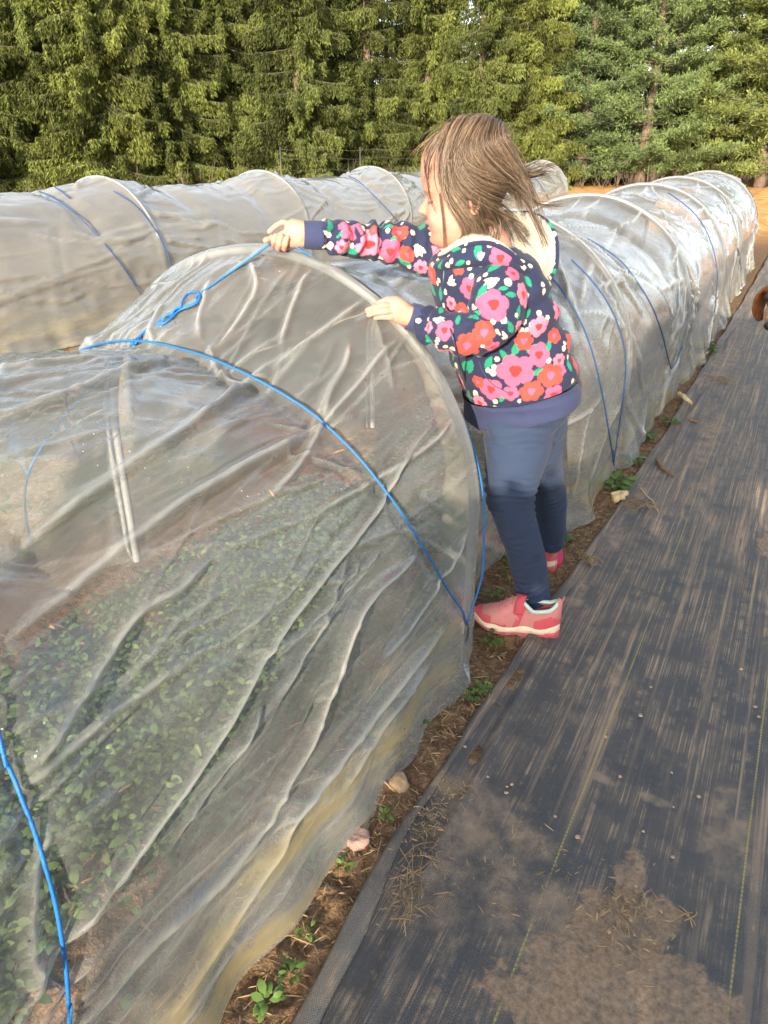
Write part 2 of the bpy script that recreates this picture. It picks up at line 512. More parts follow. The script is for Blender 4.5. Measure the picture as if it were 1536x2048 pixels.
# ---------------------------------------------------------------- low tunnels of poly film over wire hoops
def m_film(name, t0=0.87, hz=0.75, warm=(0.56, 0.58, 0.565), patch_amt=1.0):
    m = NT(name)
    co = m.coords()
    sep = m.n('SeparateXYZ', Vector=co)
    z = sep.outputs[2]
    fold = m.n('Attribute', dict(attribute_name='crease')).outputs['Fac']
    cl = m.noise(m.coords((1, 0.45, 1)), 5.0, 4, 0.6)
    scr = m.noise(m.coords((14, 5, 30), rot=(0.5, 0.2, 0.4)), 2.0, 5, 0.75, 1.2)
    crk = m.noise(m.coords((1, 1, 1)), 26.0, 4, 0.65, 2.0)
    ds = m.noise(m.coords((2.2, 0.9, 5.0), rot=(0.35, 0, 0.2)), 3.0, 5, 0.7)
    # dust haze on the film: more of it low down, cloudy and scratched
    haze = m.math('ADD', m.math('MULTIPLY', m.step(cl, 0.30, 0.75), 0.15), m.math('MULTIPLY', m.step(scr, 0.54, 0.76), 0.22))
    haze = m.math('ADD', haze, m.math('MULTIPLY', m.step(crk, 0.58, 0.72), 0.06))
    haze = m.math('ADD', haze, m.math('MULTIPLY', m.step(z, 0.35, 0.0), 0.05))
    haze = m.math('ADD', haze, m.math('MULTIPLY', fold, 0.48))
    low = m.math('MULTIPLY', m.step(z, 0.42, 0.05), m.step(ds, 0.40, 0.66))
    haze = m.math('ADD', haze, m.math('MULTIPLY', low, 0.26))
    lw = m.n('LayerWeight', Blend=0.5)
    cosv = m.math('MAXIMUM', m.math('SUBTRACT', 1.0, lw.outputs['Facing']), 0.12)
    clear = m.math('SUBTRACT', t0, m.math('MULTIPLY', haze, hz))
    clear = m.math('MAXIMUM', clear, 0.12)
    trans = m.math('POWER', clear, m.math('DIVIDE', 1.0, m.math('POWER', cosv, 0.75)))   # longer path through the film at a slant
    body = m.mix(m.math('MULTIPLY', low, 0.9 * patch_amt), warm, (0.62, 0.50, 0.23))  # body turns golden in patches towards the hem
    rust = m.math('MULTIPLY', m.step(m.noise(m.coords((9, 2.2, 9), rot=(0.3, 0, 0.1)), 2.2, 5, 0.7), 0.66, 0.74), m.step(z, 0.34, 0.08))
    body = m.mix(m.math('MULTIPLY', rust, 0.7 * patch_amt), body, (0.36, 0.18, 0.05))
    speck = m.n('TexVoronoi', Vector=co, Scale=33.0)
    sp = m.math('MULTIPLY', m.step(speck.outputs['Distance'], 0.085, 0.05), m.step(m.noise(co, 3.0, 2), 0.55, 0.62))
    body = m.mix(sp, body, (0.05, 0.04, 0.03))
    drop = m.n('TexVoronoi', Vector=co, Scale=58.0)
    dr = m.math('MULTIPLY', m.step(drop.outputs['Distance'], 0.11, 0.06), m.step(m.noise(co, 4.5, 2), 0.56, 0.62))
    body = m.mix(dr, body, (0.85, 0.85, 0.83))  # white specks paint the glint of droplets
    alpha = m.math('SUBTRACT', 1.0, trans)
    alpha = m.math('MAXIMUM', alpha, m.math('MULTIPLY', dr, 0.8))
    alpha = m.math('MAXIMUM', alpha, m.math('MULTIPLY', m.math('MAXIMUM', sp, m.math('MULTIPLY', rust, 0.55 * patch_amt)), 0.85))
    nrm_ = m.bump(m.math('ADD', m.math('MULTIPLY', crk, 0.35), m.math('ADD', m.math('MULTIPLY', scr, 0.4), m.math('MULTIPLY', cl, 0.8))), 0.32, 0.010)
    dif = m.n('BsdfDiffuse', Color=body, Normal=nrm_)
    trl = m.n('BsdfTranslucent', Color=body, Normal=nrm_)
    bodysh = m.n('MixShader', Fac=0.42, i1=dif, i2=trl)
    tr = m.n('BsdfTransparent', Color=(0.97, 0.975, 0.965, 1))
    film = m.n('MixShader', Fac=alpha, i1=tr, i2=bodysh)
    gl = m.n('BsdfGlossy', Color=(1, 1, 1, 1), Roughness=m.math('ADD', 0.06, m.math('MULTIPLY', cl, 0.14)), Normal=nrm_)
    fr = m.n('Fresnel', IOR=1.42, Normal=nrm_)
    return m.done(m.n('MixShader', Fac=m.math('MULTIPLY', fr, 1.25), i1=film, i2=gl))


M_FILM = m_film('poly_film')
M_FILM2 = m_film('poly_film_milky', 0.52, 0.6, (0.40, 0.395, 0.37), 0.5)
M_PIPE = simple('galvanised_hoop', (0.22, 0.23, 0.24), 0.6, 60, 0.25, 0.15, 0.001, metal=0.3)
M_CORD = simple('blue_cord', (0.008, 0.115, 0.36), 0.5, 300, 0.4, 0.6, 0.002)
M_CORDD = simple('blue_cord_faded', (0.016, 0.050, 0.15), 0.6, 300, 0.4, 0.6, 0.002)
M_WIRE = simple('dull_wire', (0.10, 0.09, 0.085), 0.5, 200, 0.4, 0.2, 0.001, metal=0.6)

ARCN = 2.59                                                      # nominal length of film across the arch


class Tunnel:
    def __init__(s, cx, hoops, w=0.563, h=0.973, leg=0.41, crest=None, pinch=None, flare=0.05, seed=1):
        s.hoops, s.w, s.h, s.leg, s.seed, s.flare = hoops, w, h, leg, seed, flare
        s.cx = cx if callable(cx) else (lambda y: cx + 0 * np.asarray(y, float))
        s.crest = crest
        s.pinch = pinch or []

    flare_y = staticmethod(lambda y: 1 + 0 * np.asarray(y, float))
    dent = staticmethod(lambda y: 0 * np.asarray(y, float))

    def k(s, Y):
        """how far the film sags between the hoops: factor on the arch height"""
        Y = np.asarray(Y, float)
        if s.crest is not None:
            return (np.interp(Y, *s.crest) - s.leg) / (s.h - s.leg)
        out = np.ones_like(Y)
        for a, b in zip(s.hoops[:-1], s.hoops[1:]):
            t = np.clip((Y - a) / (b - a), 0, 1)
            ins = (Y >= a) & (Y <= b)
            sag = 0.150 * np.sin(math.pi * t) ** 0.55
            for q in (0.27, 0.73):
                sag = sag + 0.055 * np.exp(-((t - q) / 0.05) ** 2)
            out = np.where(ins, 1 - sag, out)
        return out

    def base(s, U, Y):
        """point of the smooth film at arch coordinate U (0 right hem .. 1 left hem) and row position Y"""
        U = np.asarray(U, float); Y = np.asarray(Y, float)
        lf = s.leg / ARCN
        k = s.k(Y)
        kw = 1 - 0.10 * (1 - k)
        t = np.clip((U - lf) / (1 - 2 * lf), 0, 1) * math.pi
        w_, hh = s.w * kw, (s.h - s.leg) * k
        x = s.cx(Y) + w_ * np.cos(t) - s.dent(Y) * np.clip(np.cos(t), 0, 1) ** .6
        z = s.leg + hh * np.sin(t)
        legr = U < lf
        legl = U > 1 - lf
        zl = np.where(legr, U / lf, np.where(legl, (1 - U) / lf, 1)) * s.leg
        z = np.where(legr | legl, zl, z)
        q = np.clip(1 - zl / 0.30, 0, 1) ** 1.6 * (legr | legl)
        n = noise3(np.stack([Y, 0 * Y, 0 * Y], -1), 2.6, s.seed) * 0.5 + 0.6
        n2 = noise3(np.stack([Y, 0 * Y, 0 * Y], -1), 9, s.seed + 4) * 0.25
        fl = s.flare * np.clip(n + n2, 0.1, 1.4)
        fl = fl * s.flare_y(Y)
        for p in s.pinch:
            fl = fl * (1 - 0.9 * np.exp(-((Y - p) / 0.05) ** 2))
        x = x + q * fl * np.where(legl, -1, 1)
        return np.stack([x, Y + 0 * x, np.maximum(z, 0.006) + 0 * x], -1)

    def surf_normal(s, U, Y):
        e = 1e-3
        a = s.base(U + e, Y) - s.base(U - e, Y)
        b = s.base(U, Y + e) - s.base(U, Y - e)
        n = np.cross(a, b)
        n = n / np.maximum(np.linalg.norm(n, axis=-1, keepdims=True), 1e-9)
        c = np.stack([s.cx(Y), Y, 0 * Y + 0.35], -1)
        sg = np.sign(np.sum(n * (s.base(U, Y) - c), -1, keepdims=True))
        return n * np.where(sg == 0, 1, sg)

    def find(s, x, y, y0, y1, nu=260, ny=200):
        """(U, Y) of the first film point met by the line of sight through photo point (x, y)"""
        if not hasattr(s, '_bvh') or s._rng != (y0, y1):
            us = np.linspace(0, 1, nu); ys = np.linspace(y0, y1, ny)
            Ug, Yg = np.meshgrid(us, ys, indexing='ij')
            V = s.base(Ug, Yg).reshape(-1, 3)
            s._bvh = BVHTree.FromPolygons([tuple(v) for v in V], grid_faces(nu, ny).tolist())
            s._uv = np.stack([Ug.ravel(), Yg.ravel()], -1); s._rng = (y0, y1); s._V = V
            s._F = grid_faces(nu, ny)
        hit = s._bvh.ray_cast(Vector(CAM), Vector(nrm(ray(x, y))))
        if hit[0] is None:
            return None
        f = s._F[hit[2]]
        d = np.linalg.norm(s._V[f] - np.array(hit[0]), axis=1)
        wt = 1 / (d + 1e-4)
        return (s._uv[f] * wt[:, None]).sum(0) / wt.sum()


def ridge_field(U, Y, lines):
    """lines: (points in metres along the arch/row, height, half width) -> height field and crease weight"""
    S = U * ARCN
    H = np.zeros_like(S); C = np.zeros_like(S)
    for pts, a, w in lines:
        pts = np.asarray(pts, float)
        lo = pts.min(0) - 5 * w; hi = pts.max(0) + 5 * w
        msk = (S > lo[0]) & (S < hi[0]) & (Y > lo[1]) & (Y < hi[1])
        if not msk.any():
            continue
        s_, y_ = S[msk], Y[msk]
        best = np.full(s_.shape, 9.0); side = np.zeros(s_.shape); tt = np.zeros(s_.shape)
        L = np.concatenate([[0], np.cumsum(np.linalg.norm(np.diff(pts, axis=0), axis=1))])
        for k in range(len(pts) - 1):
            p, q = pts[k], pts[k + 1]
            d = q - p
            l2 = max(d @ d, 1e-9)
            t = np.clip(((s_ - p[0]) * d[0] + (y_ - p[1]) * d[1]) / l2, 0, 1)
            ex, ey = s_ - p[0] - t * d[0], y_ - p[1] - t * d[1]
            dist = np.hypot(ex, ey)
            m_ = dist < best
            best = np.where(m_, dist, best)
            side = np.where(m_, np.sign(d[0] * ey - d[1] * ex), side)
            tt = np.where(m_, (L[k] + t * (L[k + 1] - L[k])) / L[-1], tt)
        tap = np.clip(np.minimum(tt, 1 - tt) * 7, 0, 1) ** 0.8
        ww = w * (0.55 + 0.45 * tap)
        sd = best * side
        prof = np.exp(-(best / ww) ** 2) - 0.35 * np.exp(-((sd - 2.2 * ww) / (1.6 * ww)) ** 2)   # ridge with a trough on one side
        H[msk] += a * tap * prof
        C[msk] = np.maximum(C[msk], tap * np.exp(-(best / (0.5 * ww)) ** 2) * min(1.0, a / 0.010))
    return H, C


def random_ridges(rng, y0, y1, n, amp=(0.004, 0.012), wid=(0.007, 0.016), tilt=0.5, urange=(0.04, 0.96), ln=(0.2, 0.7)):
    out = []
    for _ in range(n):
        L = rng.uniform(*ln)
        yc = rng.uniform(y0, y1)
        sc_ = rng.uniform(*urange) * ARCN
        ang = rng.normal(0, tilt) * (1 if sc_ < ARCN / 2 else -1)
        d = np.array([math.sin(ang), math.cos(ang)]) * L / 2
        p = np.array([sc_, yc])
        bow = rng.normal(0, 0.05) * L
        nv = np.array([d[1], -d[0]]) / (L / 2)
        out.append(([p - d, p - d * .4 + nv * bow, p + d * .4 + nv * bow, p + d], rng.uniform(*amp), rng.uniform(*wid)))
    return out


def film_mesh(T, y0, y1, ds, dy, lines, amp=0.004, seed=3, u0=0.0, u1=1.0):
    us = np.linspace(u0, u1, int((u1 - u0) * ARCN / ds)); ys = np.linspace(y0, y1, int((y1 - y0) / dy))
    U, Y = np.meshgrid(us, ys, indexing='ij')
    B = T.base(U, Y)
    N = T.surf_normal(U, Y)
    H, C = ridge_field(U, Y, lines)
    Q = np.stack([U * ARCN * 1.0, Y * 0.55 + U * 0.8, 0 * U], -1)
    H = H + amp * 1.5 * fbm3(Q, 5, seed, 2) + amp * 0.55 * (1 - 2 * np.abs(noise3(Q, 13, seed + 5))) + amp * 0.22 * (1 - 2 * np.abs(noise3(Q, 31, seed + 8)))
    damp = np.ones_like(U)
    for hY in T.hoops:
        g = np.exp(-((Y - hY) / 0.022) ** 2)
        damp = damp * (1 - g)
        H = H + g * 0.0125
    H = H * np.where(damp < 1, np.maximum(damp, 0.25), 1) + (1 - damp) * 0.010
    edge = np.clip(np.minimum(U, 1 - U) * ARCN / 0.05, 0, 1)
    H = H * (0.3 + 0.7 * edge)
    V = B + N * H[..., None]
    V[..., 2] = np.maximum(V[..., 2], 0.004 + 0.004 * (1 - edge))
    for hY in T.hoops:
        C = np.maximum(C, 0.10 * np.exp(-((Y - hY) / 0.02) ** 2))
    return V, C, U, Y


def hoop_points(T, Y, n=60, drop=0.25, lean=0.0):
    t = np.linspace(0, math.pi, n)
    cx = float(T.cx(Y))
    P = np.stack([cx + T.w * np.cos(t), Y + lean * np.sin(t), T.leg + (T.h - T.leg) * np.sin(t)], 1)
    a = np.array([[cx + T.w, Y, z] for z in np.linspace(-drop, T.leg - .04, 6)])
    b = np.array([[cx - T.w, Y, z] for z in np.linspace(T.leg - .04, -drop, 6)])
    return np.concatenate([a, P, b])
HO1 = [0.17, 1.476, 2.95, 4.15, 5.7, 7.3, 9.4]
_y = np.array([-0.5, 0.17, .30, .42, .50, .60, .765, .916, 1.03, 1.10, 1.17, 1.28, 1.39, 1.476])
_c = np.array([.90, .973, .93, .865, .835, .862, .860, .848, .822, .806, .826, .880, .940, .973])
yy = np.linspace(1.476, 9.6, 300)
_tmp = Tunnel(-1.1, HO1)
T1 = Tunnel(lambda y: np.interp(y, [1.476, 2.95, 4.15, 5.7, 7.3, 9.4], [-1.11, -1.06, -1.01, -1.0, -1.03, -1.05]), HO1,
            crest=(np.concatenate([_y, yy[1:]]), np.concatenate([_c, _tmp.leg + (_tmp.h - _tmp.leg) * _tmp.k(yy)[1:]])),
            pinch=[0.19, 1.46, 2.9, 4.14, 5.5, 7.1, 9.3], flare=0.075, seed=11)
T1.flare_y = lambda y: 1 - 0.85 * sstep(1.40, 1.52, y) * (1 - sstep(2.0, 2.5, y))
T2 = Tunnel(-4.75, [0.5, 2.4, 4.4, 6.4, 8.6, 10.7, 12.9, 15.4], h=1.0, flare=0.06, seed=5)

T1.dent = lambda y: 0.125 * sstep(1.482, 1.60, y) * (1 - sstep(1.95, 2.45, y))
# ---- fold lines read off the photograph, as positions on the film of the near tunnel
FOLDS = [
    ([(0, 1295), (110, 1205), (215, 1120), (330, 1030), (410, 975), (500, 930), (560, 900), (640, 852)], .024, .017),
    ([(0, 838), (100, 808), (195, 772), (280, 740), (351, 713)], .016, .012),
    ([(0, 1125), (110, 1040), (234, 949), (330, 890), (413, 828), (450, 795), (480, 770), (540, 728), (585, 690)], .018, .013),
    ([(20, 1570), (70, 1519), (110, 1455), (156, 1398), (210, 1315), (265, 1238), (310, 1205), (359, 1180), (400, 1140), (430, 1110)], .017, .013),
    ([(867, 844), (825, 890), (785, 945), (770, 993), (715, 1065), (656, 1137), (617, 1184), (560, 1260), (500, 1345), (430, 1464), (365, 1550), (297, 1644), (219, 1753), (121, 1878), (59, 1944), (0, 2003)], .021, .013),
    ([(0, 1605), (60, 1560), (180, 1455), (290, 1370), (400, 1310)], .012, .014),
    ([(850, 1092), (800, 1140), (754, 1172), (700, 1240), (669, 1330), (640, 1400), (606, 1487), (555, 1566), (528, 1644), (430, 1760), (312, 1854), (234, 1948), (164, 2041)], .020, .016),
    ([(890, 1250), (840, 1308), (770, 1390), (700, 1476), (640, 1550), (586, 1612), (548, 1710), (473, 1819), (400, 1930), (330, 2040)], .020, .017),
    ([(729, 599), (700, 618), (673, 639), (608, 688), (570, 715), (540, 740)], .016, .012),
    ([(622, 545), (605, 570), (587, 606), (575, 640), (558, 688)], .014, .012),
    ([(800, 675), (757, 711), (710, 774), (670, 820), (640, 852), (616, 900), (570, 960), (520, 1010)], .018, .013),
    ([(905, 830), (870, 880), (800, 930), (700, 985), (610, 1040)], .010, .012),
    ([(935, 1060), (900, 1120), (850, 1200), (780, 1290), (740, 1330)], .014, .013),
    ([(700, 680), (690, 730), (655, 790), (645, 840)], .012, .016),
    ([(500, 525), (520, 580), (480, 640), (440, 690)], .012, .012),
    ([(420, 560), (395, 640), (400, 680)], .010, .012),
    ([(330, 600), (305, 650), (300, 695)], .010, .012),
    ([(415, 690), (430, 740), (480, 765), (540, 745)], .010, .014),
    ([(860, 1320), (800, 1400), (740, 1480), (680, 1580)], .012, .016),
    ([(90, 1640), (60, 1760), (55, 1880), (70, 1990)], .010, .012),
    ([(330, 1700), (360, 1640), (420, 1560), (470, 1490), (520, 1400)], .009, .010),
]


def traced(T, px, y0, y1, n=None):
    out = []
    for a, b in zip(px[:-1], px[1:]):
        for t in np.linspace(0, 1, 4, endpoint=False):
            r = T.find(a[0] * (1 - t) + b[0] * t, a[1] * (1 - t) + b[1] * t, y0, y1)
            if r is not None:
                out.append(r)
    r = T.find(*px[-1], y0, y1)
    if r is not None:
        out.append(r)
    out = np.array(out)
    for _ in range(3):
        if len(out) > 4:
            out[1:-1] = (out[:-2] + 2 * out[1:-1] + out[2:]) / 4
    return out


def cord_path(T, uv, off=0.006, n=None):
    uv = np.asarray(uv)
    P = T.base(uv[:, 0], uv[:, 1]) + T.surf_normal(uv[:, 0], uv[:, 1]) * off
    return catmull(P, n or max(8, len(P) * 2))


lines_near = []
for px, a, w_ in FOLDS:
    uv = traced(T1, px, -0.35, 1.476)
    if len(uv) > 1:
        lines_near.append((uv * np.array([ARCN, 1.0]), a * .85, w_ * .68))
rope_b_px = [(930, 1243), (880, 1160), (835, 1090), (770, 990), (700, 905), (640, 845), (560, 790), (480, 750), (420, 722), (380, 709)]
uvB = traced(T1, rope_b_px, -0.35, 1.476)
uB = uvB[-1]
tail = np.stack([np.linspace(uB[0], 0.93, 14)[1:], np.interp(np.linspace(uB[0], 0.93, 14)[1:], [uB[0], .62, .93], [uB[1], 1.16, 1.40])], 1)
uvB = np.concatenate([uvB, tail])
uv0 = traced(T1, [(0, 1520), (30, 1585), (60, 1660), (100, 1800), (120, 1910), (130, 2040)], -0.35, 1.476)[::-1]
t0_ = np.linspace(0, 1, 16)[1:]
uv0 = np.concatenate([[[0.03, 0.20]], uv0, np.stack([uv0[-1, 0] + (0.94 - uv0[-1, 0]) * t0_, np.interp(t0_, [0, .3, .5, 1], [uv0[-1, 1], .50, .44, 0.25])], 1)])
lines_near.append((uvB * np.array([ARCN, 1]), -0.012, .020))
lines_near.append((uv0 * np.array([ARCN, 1]), -0.010, .020))
rng = np.random.default_rng(21)
lines_near += random_ridges(rng, -0.2, 1.15, 110, (.002, .007), (.005, .012), 0.35, (.03, .75), (.2, .6))
lines_near += random_ridges(rng, -0.25, 1.3, 130, (.0012, .004), (.004, .008), 0.28, (.03, .75), (.3, .9))
lines_near += random_ridges(rng, 1.15, 1.47, 14, (.002, .006), (.007, .013), 0.8, (.15, .85), (.10, .30))
V, C, U, Y = film_mesh(T1, -0.35, 1.476, 0.0046, 0.0056, lines_near, 0.0045, 3, 0.0, 0.80)
V2, C2, U2, Y2 = film_mesh(T1, -0.35, 1.476, 0.022, 0.02, [], 0.004, 4, 0.80, 1.0)
tun1 = thing('row_tunnel', 'nearest low tunnel of clear wrinkled plastic, the one the girl leans over', 'tunnel', (-1.11, 1.476, 0), 'plastic row tunnels')


def film_obj(V, C, name, T, mat, parent, label=None):
    o = mk(name, V.reshape(-1, 3), grid_faces(*V.shape[:2]), mat, parent)
    vcol(o, 'crease', C.ravel())
    if label:
        o['label'] = label
    return o


# bays beyond the girl
lines_far = random_ridges(rng, 1.4, 9.6, 130, (.003, .011), (.007, .014), 0.5, (.02, .75), (.25, .9))
for hy in HO1[2:]:                                                # drapery fanning from each hoop
    for _ in range(6):
        u_ = rng.uniform(.06, .6) * ARCN
        L = rng.uniform(.25, .55)
        for sgn in (-1, 1):
            d = np.array([rng.normal(-.15, .25), sgn * L])
            p = np.array([u_, hy + sgn * .02])
            lines_far.append(([p, p + d * .5 + [.02, 0], p + d], rng.uniform(.006, .018), rng.uniform(.010, .020)))
V3, C3, U3, Y3 = film_mesh(T1, 1.476, 9.62, 0.0125, 0.0125, lines_far, 0.005, 8, 0.0, 0.78)
V4, C4, U4, Y4 = film_mesh(T1, 1.476, 9.62, 0.03, 0.03, [], 0.008, 9, 0.78, 1.0)


def film_join(sets, parent, mat, label=None):
    parts, cs = [], []
    for V, C in sets:
        parts.append((V.reshape(-1, 3), grid_faces(*V.shape[:2])))
        cs.append(C.ravel())
    n = 0
    FF = []
    for v, f in parts:
        FF.append(f + n); n += len(v)
    o = mk('plastic_cover', np.concatenate([p[0] for p in parts]), np.concatenate(FF), mat, parent)
    vcol(o, 'crease', np.concatenate(cs))
    return o


# the loose tail of film bunched at the far end of the row
tl_u, tl_y = np.meshgrid(np.linspace(0, 1, 120), np.linspace(0, 1, 24), indexing='ij')
B_ = T1.base(tl_u, 9.62 + 0 * tl_y)
cen = np.array([-0.78, 10.35, 0.02])
TV = B_ * (1 - tl_y[..., None] ** 1.3) + (cen + (B_ - np.array([-1.05, 9.62, 0])) * 0.30) * (tl_y[..., None] ** 1.3)
TV[..., 2] = np.maximum(0.01, TV[..., 2] + 0.03 * fbm3(TV, 5, 2) * tl_y)
film_join([(V, C), (V2, C2), (V3, C3), (V4, C4), (TV, 0.3 * tl_y)], tun1, M_FILM)
for hy in HO1:
    mk('hoop', *tube(hoop_points(T1, hy), 0.0118, 10), M_PIPE, tun1)

# the milky row further back
lines_2 = random_ridges(rng, 1.0, 15.5, 150, (.004, .016), (.010, .024), 0.16, (.10, .62), (.5, 1.5))
for hy in T2.hoops:
    for _ in range(14):
        u_ = rng.uniform(.2, .6) * ARCN
        L = rng.uniform(.3, .7)
        sgn = rng.choice([-1, 1])
        d = np.array([rng.normal(-.05, .15), sgn * L]); p = np.array([u_, hy + sgn * .02])
        lines_2.append(([p, p + d * .5, p + d], rng.uniform(.008, .02), rng.uniform(.012, .026)))
V5, C5, U5, Y5 = film_mesh(T2, 0.4, 15.45, 0.018, 0.018, lines_2, 0.006, 15, 0.0, 0.75)
V6, C6, U6, Y6 = film_mesh(T2, 0.4, 15.45, 0.04, 0.04, [], 0.008, 16, 0.75, 1.0)
eu, er = np.meshgrid(np.linspace(0, 1, 90), np.linspace(0, 1, 16), indexing='ij')
EB = T2.base(eu, 15.45 + 0 * er)
EV = EB * (1 - er[..., None]) + np.array([-4.75, 15.75, 0.02]) * er[..., None]
EV[..., 2] = np.maximum(EV[..., 2], 0.01)
tun2 = thing('row_tunnel', 'farther low tunnel of milky plastic crossing behind, between the near tunnel and the trees', 'tunnel', (-4.75, 4.4, 0), 'plastic row tunnels')
film_join([(V5, C5), (V6, C6), (EV, 0.2 * er)], tun2, M_FILM2)
for hy in T2.hoops:
    mk('hoop', *tube(hoop_points(T2, hy), 0.0125, 8), M_PIPE, tun2)

# ---------------------------------------------------------------- cords that hold the film down, and their wire pins
def cord(P, label, mat=None, r=0.0025, name='tie_down_cord'):
    P = np.asarray(P)
    V, F = tube(P, r, 7)
    # laid strands
    o = mk(name, V, F, mat or M_CORD)
    tag(o, label, 'cord', group='blue cords over the tunnels')
    return o


def wire_pin(x, y, label, h=0.125):
    t = np.linspace(-math.pi * .5, math.pi * 1.5, 26)
    lx = 0.0085 * np.cos(t); lz = h - 0.028 + 0.028 * np.sin(t)
    stem = np.array([[0.001, 0, h - 0.058 - k * 0.0] for k in range(1)])
    loop = np.stack([lx, 0.0 * lx, lz], 1)
    low = np.array([[0, 0, h - 0.062], [0.001, 0, h - 0.075], [0, 0.002, 0.02], [0, 0.004, -0.10]])
    coil = np.array([[0.0035 * math.cos(a), 0.0035 * math.sin(a), h - 0.056 - 0.012 * a / 12.6] for a in np.linspace(0, 12.6, 24)])
    parts = [tube(loop, 0.0021, 6), tube(low, 0.0023, 6), tube(coil, 0.0015, 5)]
    ang = math.atan2(RT[1], RT[0])
    Vv, Ff = join(parts)
    Rm = np.array([[math.cos(ang), -math.sin(ang), 0], [math.sin(ang), math.cos(ang), 0], [0, 0, 1]])
    o = mk('wire_pin', Vv @ Rm.T, Ff, M_WIRE)
    o.location = (x, y, 0)
    tag(o, label, 'pin', group='wire ground pins')
    return o


def pin_at(px, py_, Y):
    p = on_plane_y(px, py_, Y)
    return p


pA = on_plane_y(931, 1246, 1.447)                                # top of the wire loop by the girl's foot
wire_pin(pA[0], pA[1], 'looped wire pin in the soil at the toe of the pink shoe', pA[2] + .002)
PB = cord_path(T1, uvB, 0.0075)
PB = np.concatenate([[pA + [0, 0, -0.004]], PB[2:]])
cord(PB, 'bright blue cord slanting across the near bay of the nearest tunnel, below the girl\'s arms')
P0 = cord_path(T1, uv0, 0.0075)
cord(P0, 'blue cord at the bottom left corner, over the bay closest to the viewer')
wire_pin(-0.52, 0.19, 'wire pin at the bottom left end of the tunnel')
# the cord in her right hand: from her hand over the hoop to the pin
HANDP = on_plane_y(556, 480, 1.435)
hp_ = hoop_points(T1, 1.476 + 0.014)
hp_ = hp_[::-1]
cA = hp_[(hp_[:, 0] > -0.93) & (hp_[:, 2] > 0.16)]
cA = np.stack([-1.11 + (cA[:, 0] + 1.11) * 0.995, cA[:, 1] + 0.010, np.where(cA[:, 2] > T1.leg, T1.leg + (cA[:, 2] - T1.leg) * 1.0, cA[:, 2])], 1)
cA[-12:, 0] += np.linspace(0, .024, 12)
HANDR = on_plane_y(583, 490, 1.455)
cC = np.concatenate([[HANDP, HANDR], cA, [pA + [0.002, 0, -0.003]]])
cord(catmull(cC, 140), 'blue cord from her raised hand over the hoop down to the pin by her shoe')
# the slack doubled loop with its bow, from her hand down the far side

def film_pt(px, py_, off):
    uv = T1.find(px, py_, -0.35, 1.476)
    U_, Y_ = np.array([uv[0]]), np.array([uv[1]])
    P = (T1.base(U_, Y_) + T1.surf_normal(U_, Y_) * off)[0]
    d = ray(px, py_)
    t = ((P - CAM) @ FH) / (d @ FH)
    return CAM + t * d


hand_l = on_plane_y(541, 487, 1.425)
K1 = film_pt(362, 617, .034)
E0 = film_pt(270, 688, .036); E1 = film_pt(262, 690, .040)
e_ = on_plane_y(249, 704, float(E0[1]) + .06)
down = lambda e: [e, e_ + (e - E0) * .3, np.array([-1.66, e[1] + .02, 0.42]), np.array([-1.72, e[1] + .02, 0.05])]
lp = lambda x, y, o=.036: film_pt(x, y, o)
loopP = catmull(np.array([hand_l, lp(470, 538, .045), lp(399, 589), lp(394, 603), lp(376, 611), K1, lp(318, 642), lp(286, 668)] + down(E0)), 110)
cord(loopP, 'doubled blue cord with a bow, pulled tight to the girl\'s raised hand')
lp2 = catmull(np.array([K1, lp(366, 600, .040), lp(376, 587, .042), lp(391, 584, .042), lp(400, 591, .044), lp(394, 605, .044), lp(378, 613, .044), lp(357, 622, .042), lp(330, 646, .044), lp(300, 656, .046), lp(276, 676, .044)] + down(E1)), 110)
V_, F_ = tube(lp2, 0.0027, 7)
kn = [tube(catmull(np.array([K1 + RT * .006 * math.cos(a) + nrm(E1 - K1) * .004 * k + ZUP * .006 * math.sin(a) - FH * .006 for k, a in enumerate(np.linspace(0, 12, 14))]), 50), .0027, 6)]
bow = bpy.data.objects['tie_down_cord']
Vb, Fb = join([(V_, F_)] + kn)
last = [o for o in COL.objects if o.name.startswith('tie_down_cord')][-1]
mk('bow_loop', Vb, Fb, M_CORD, last)

ROPES = [
    ([(1222, 930), (1215, 880), (1205, 820), (1191, 760), (1175, 695), (1155, 646), (1129, 596), (1099, 559)], 1.6, 4.2, 'blue cord on the near side of the hoop just right of the girl\'s legs', M_CORDD),
    ([(1222, 930), (1236, 830), (1246, 760), (1243, 695), (1226, 639), (1204, 597), (1170, 554), (1139, 524)], 1.6, 4.2, 'blue cord lying along the hoop just right of the girl\'s back', M_CORDD),
    ([(1338, 738), (1326, 695), (1300, 616), (1275, 575), (1244, 530), (1208, 503), (1155, 473), (1089, 453)], 2.6, 5.8, 'blue cord slanting over the bay right of the girl\'s hood', M_CORDD),
    ([(1338, 738), (1348, 725), (1360, 690)], 2.6, 5.8, 'short blue cord end beside the third hoop of the near tunnel', M_CORDD),
    ([(1424, 645), (1428, 600), (1431, 545), (1425, 505), (1408, 460), (1386, 428), (1336, 389)], 3.6, 7.6, 'pale blue cord along the hoop near the right edge, before the dog', M_CORDD),
    ([(1478, 544), (1481, 530), (1471, 497)], 6.0, 9.6, 'dark cord near the far end of the near tunnel', M_CORDD),
]
for px, y0, y1, lab, mt in ROPES:
    uv = traced(T1, px, y0, y1)
    if len(uv) > 2:
        P = cord_path(T1, uv, 0.011)
        cord(P, lab, mt, 0.0029)
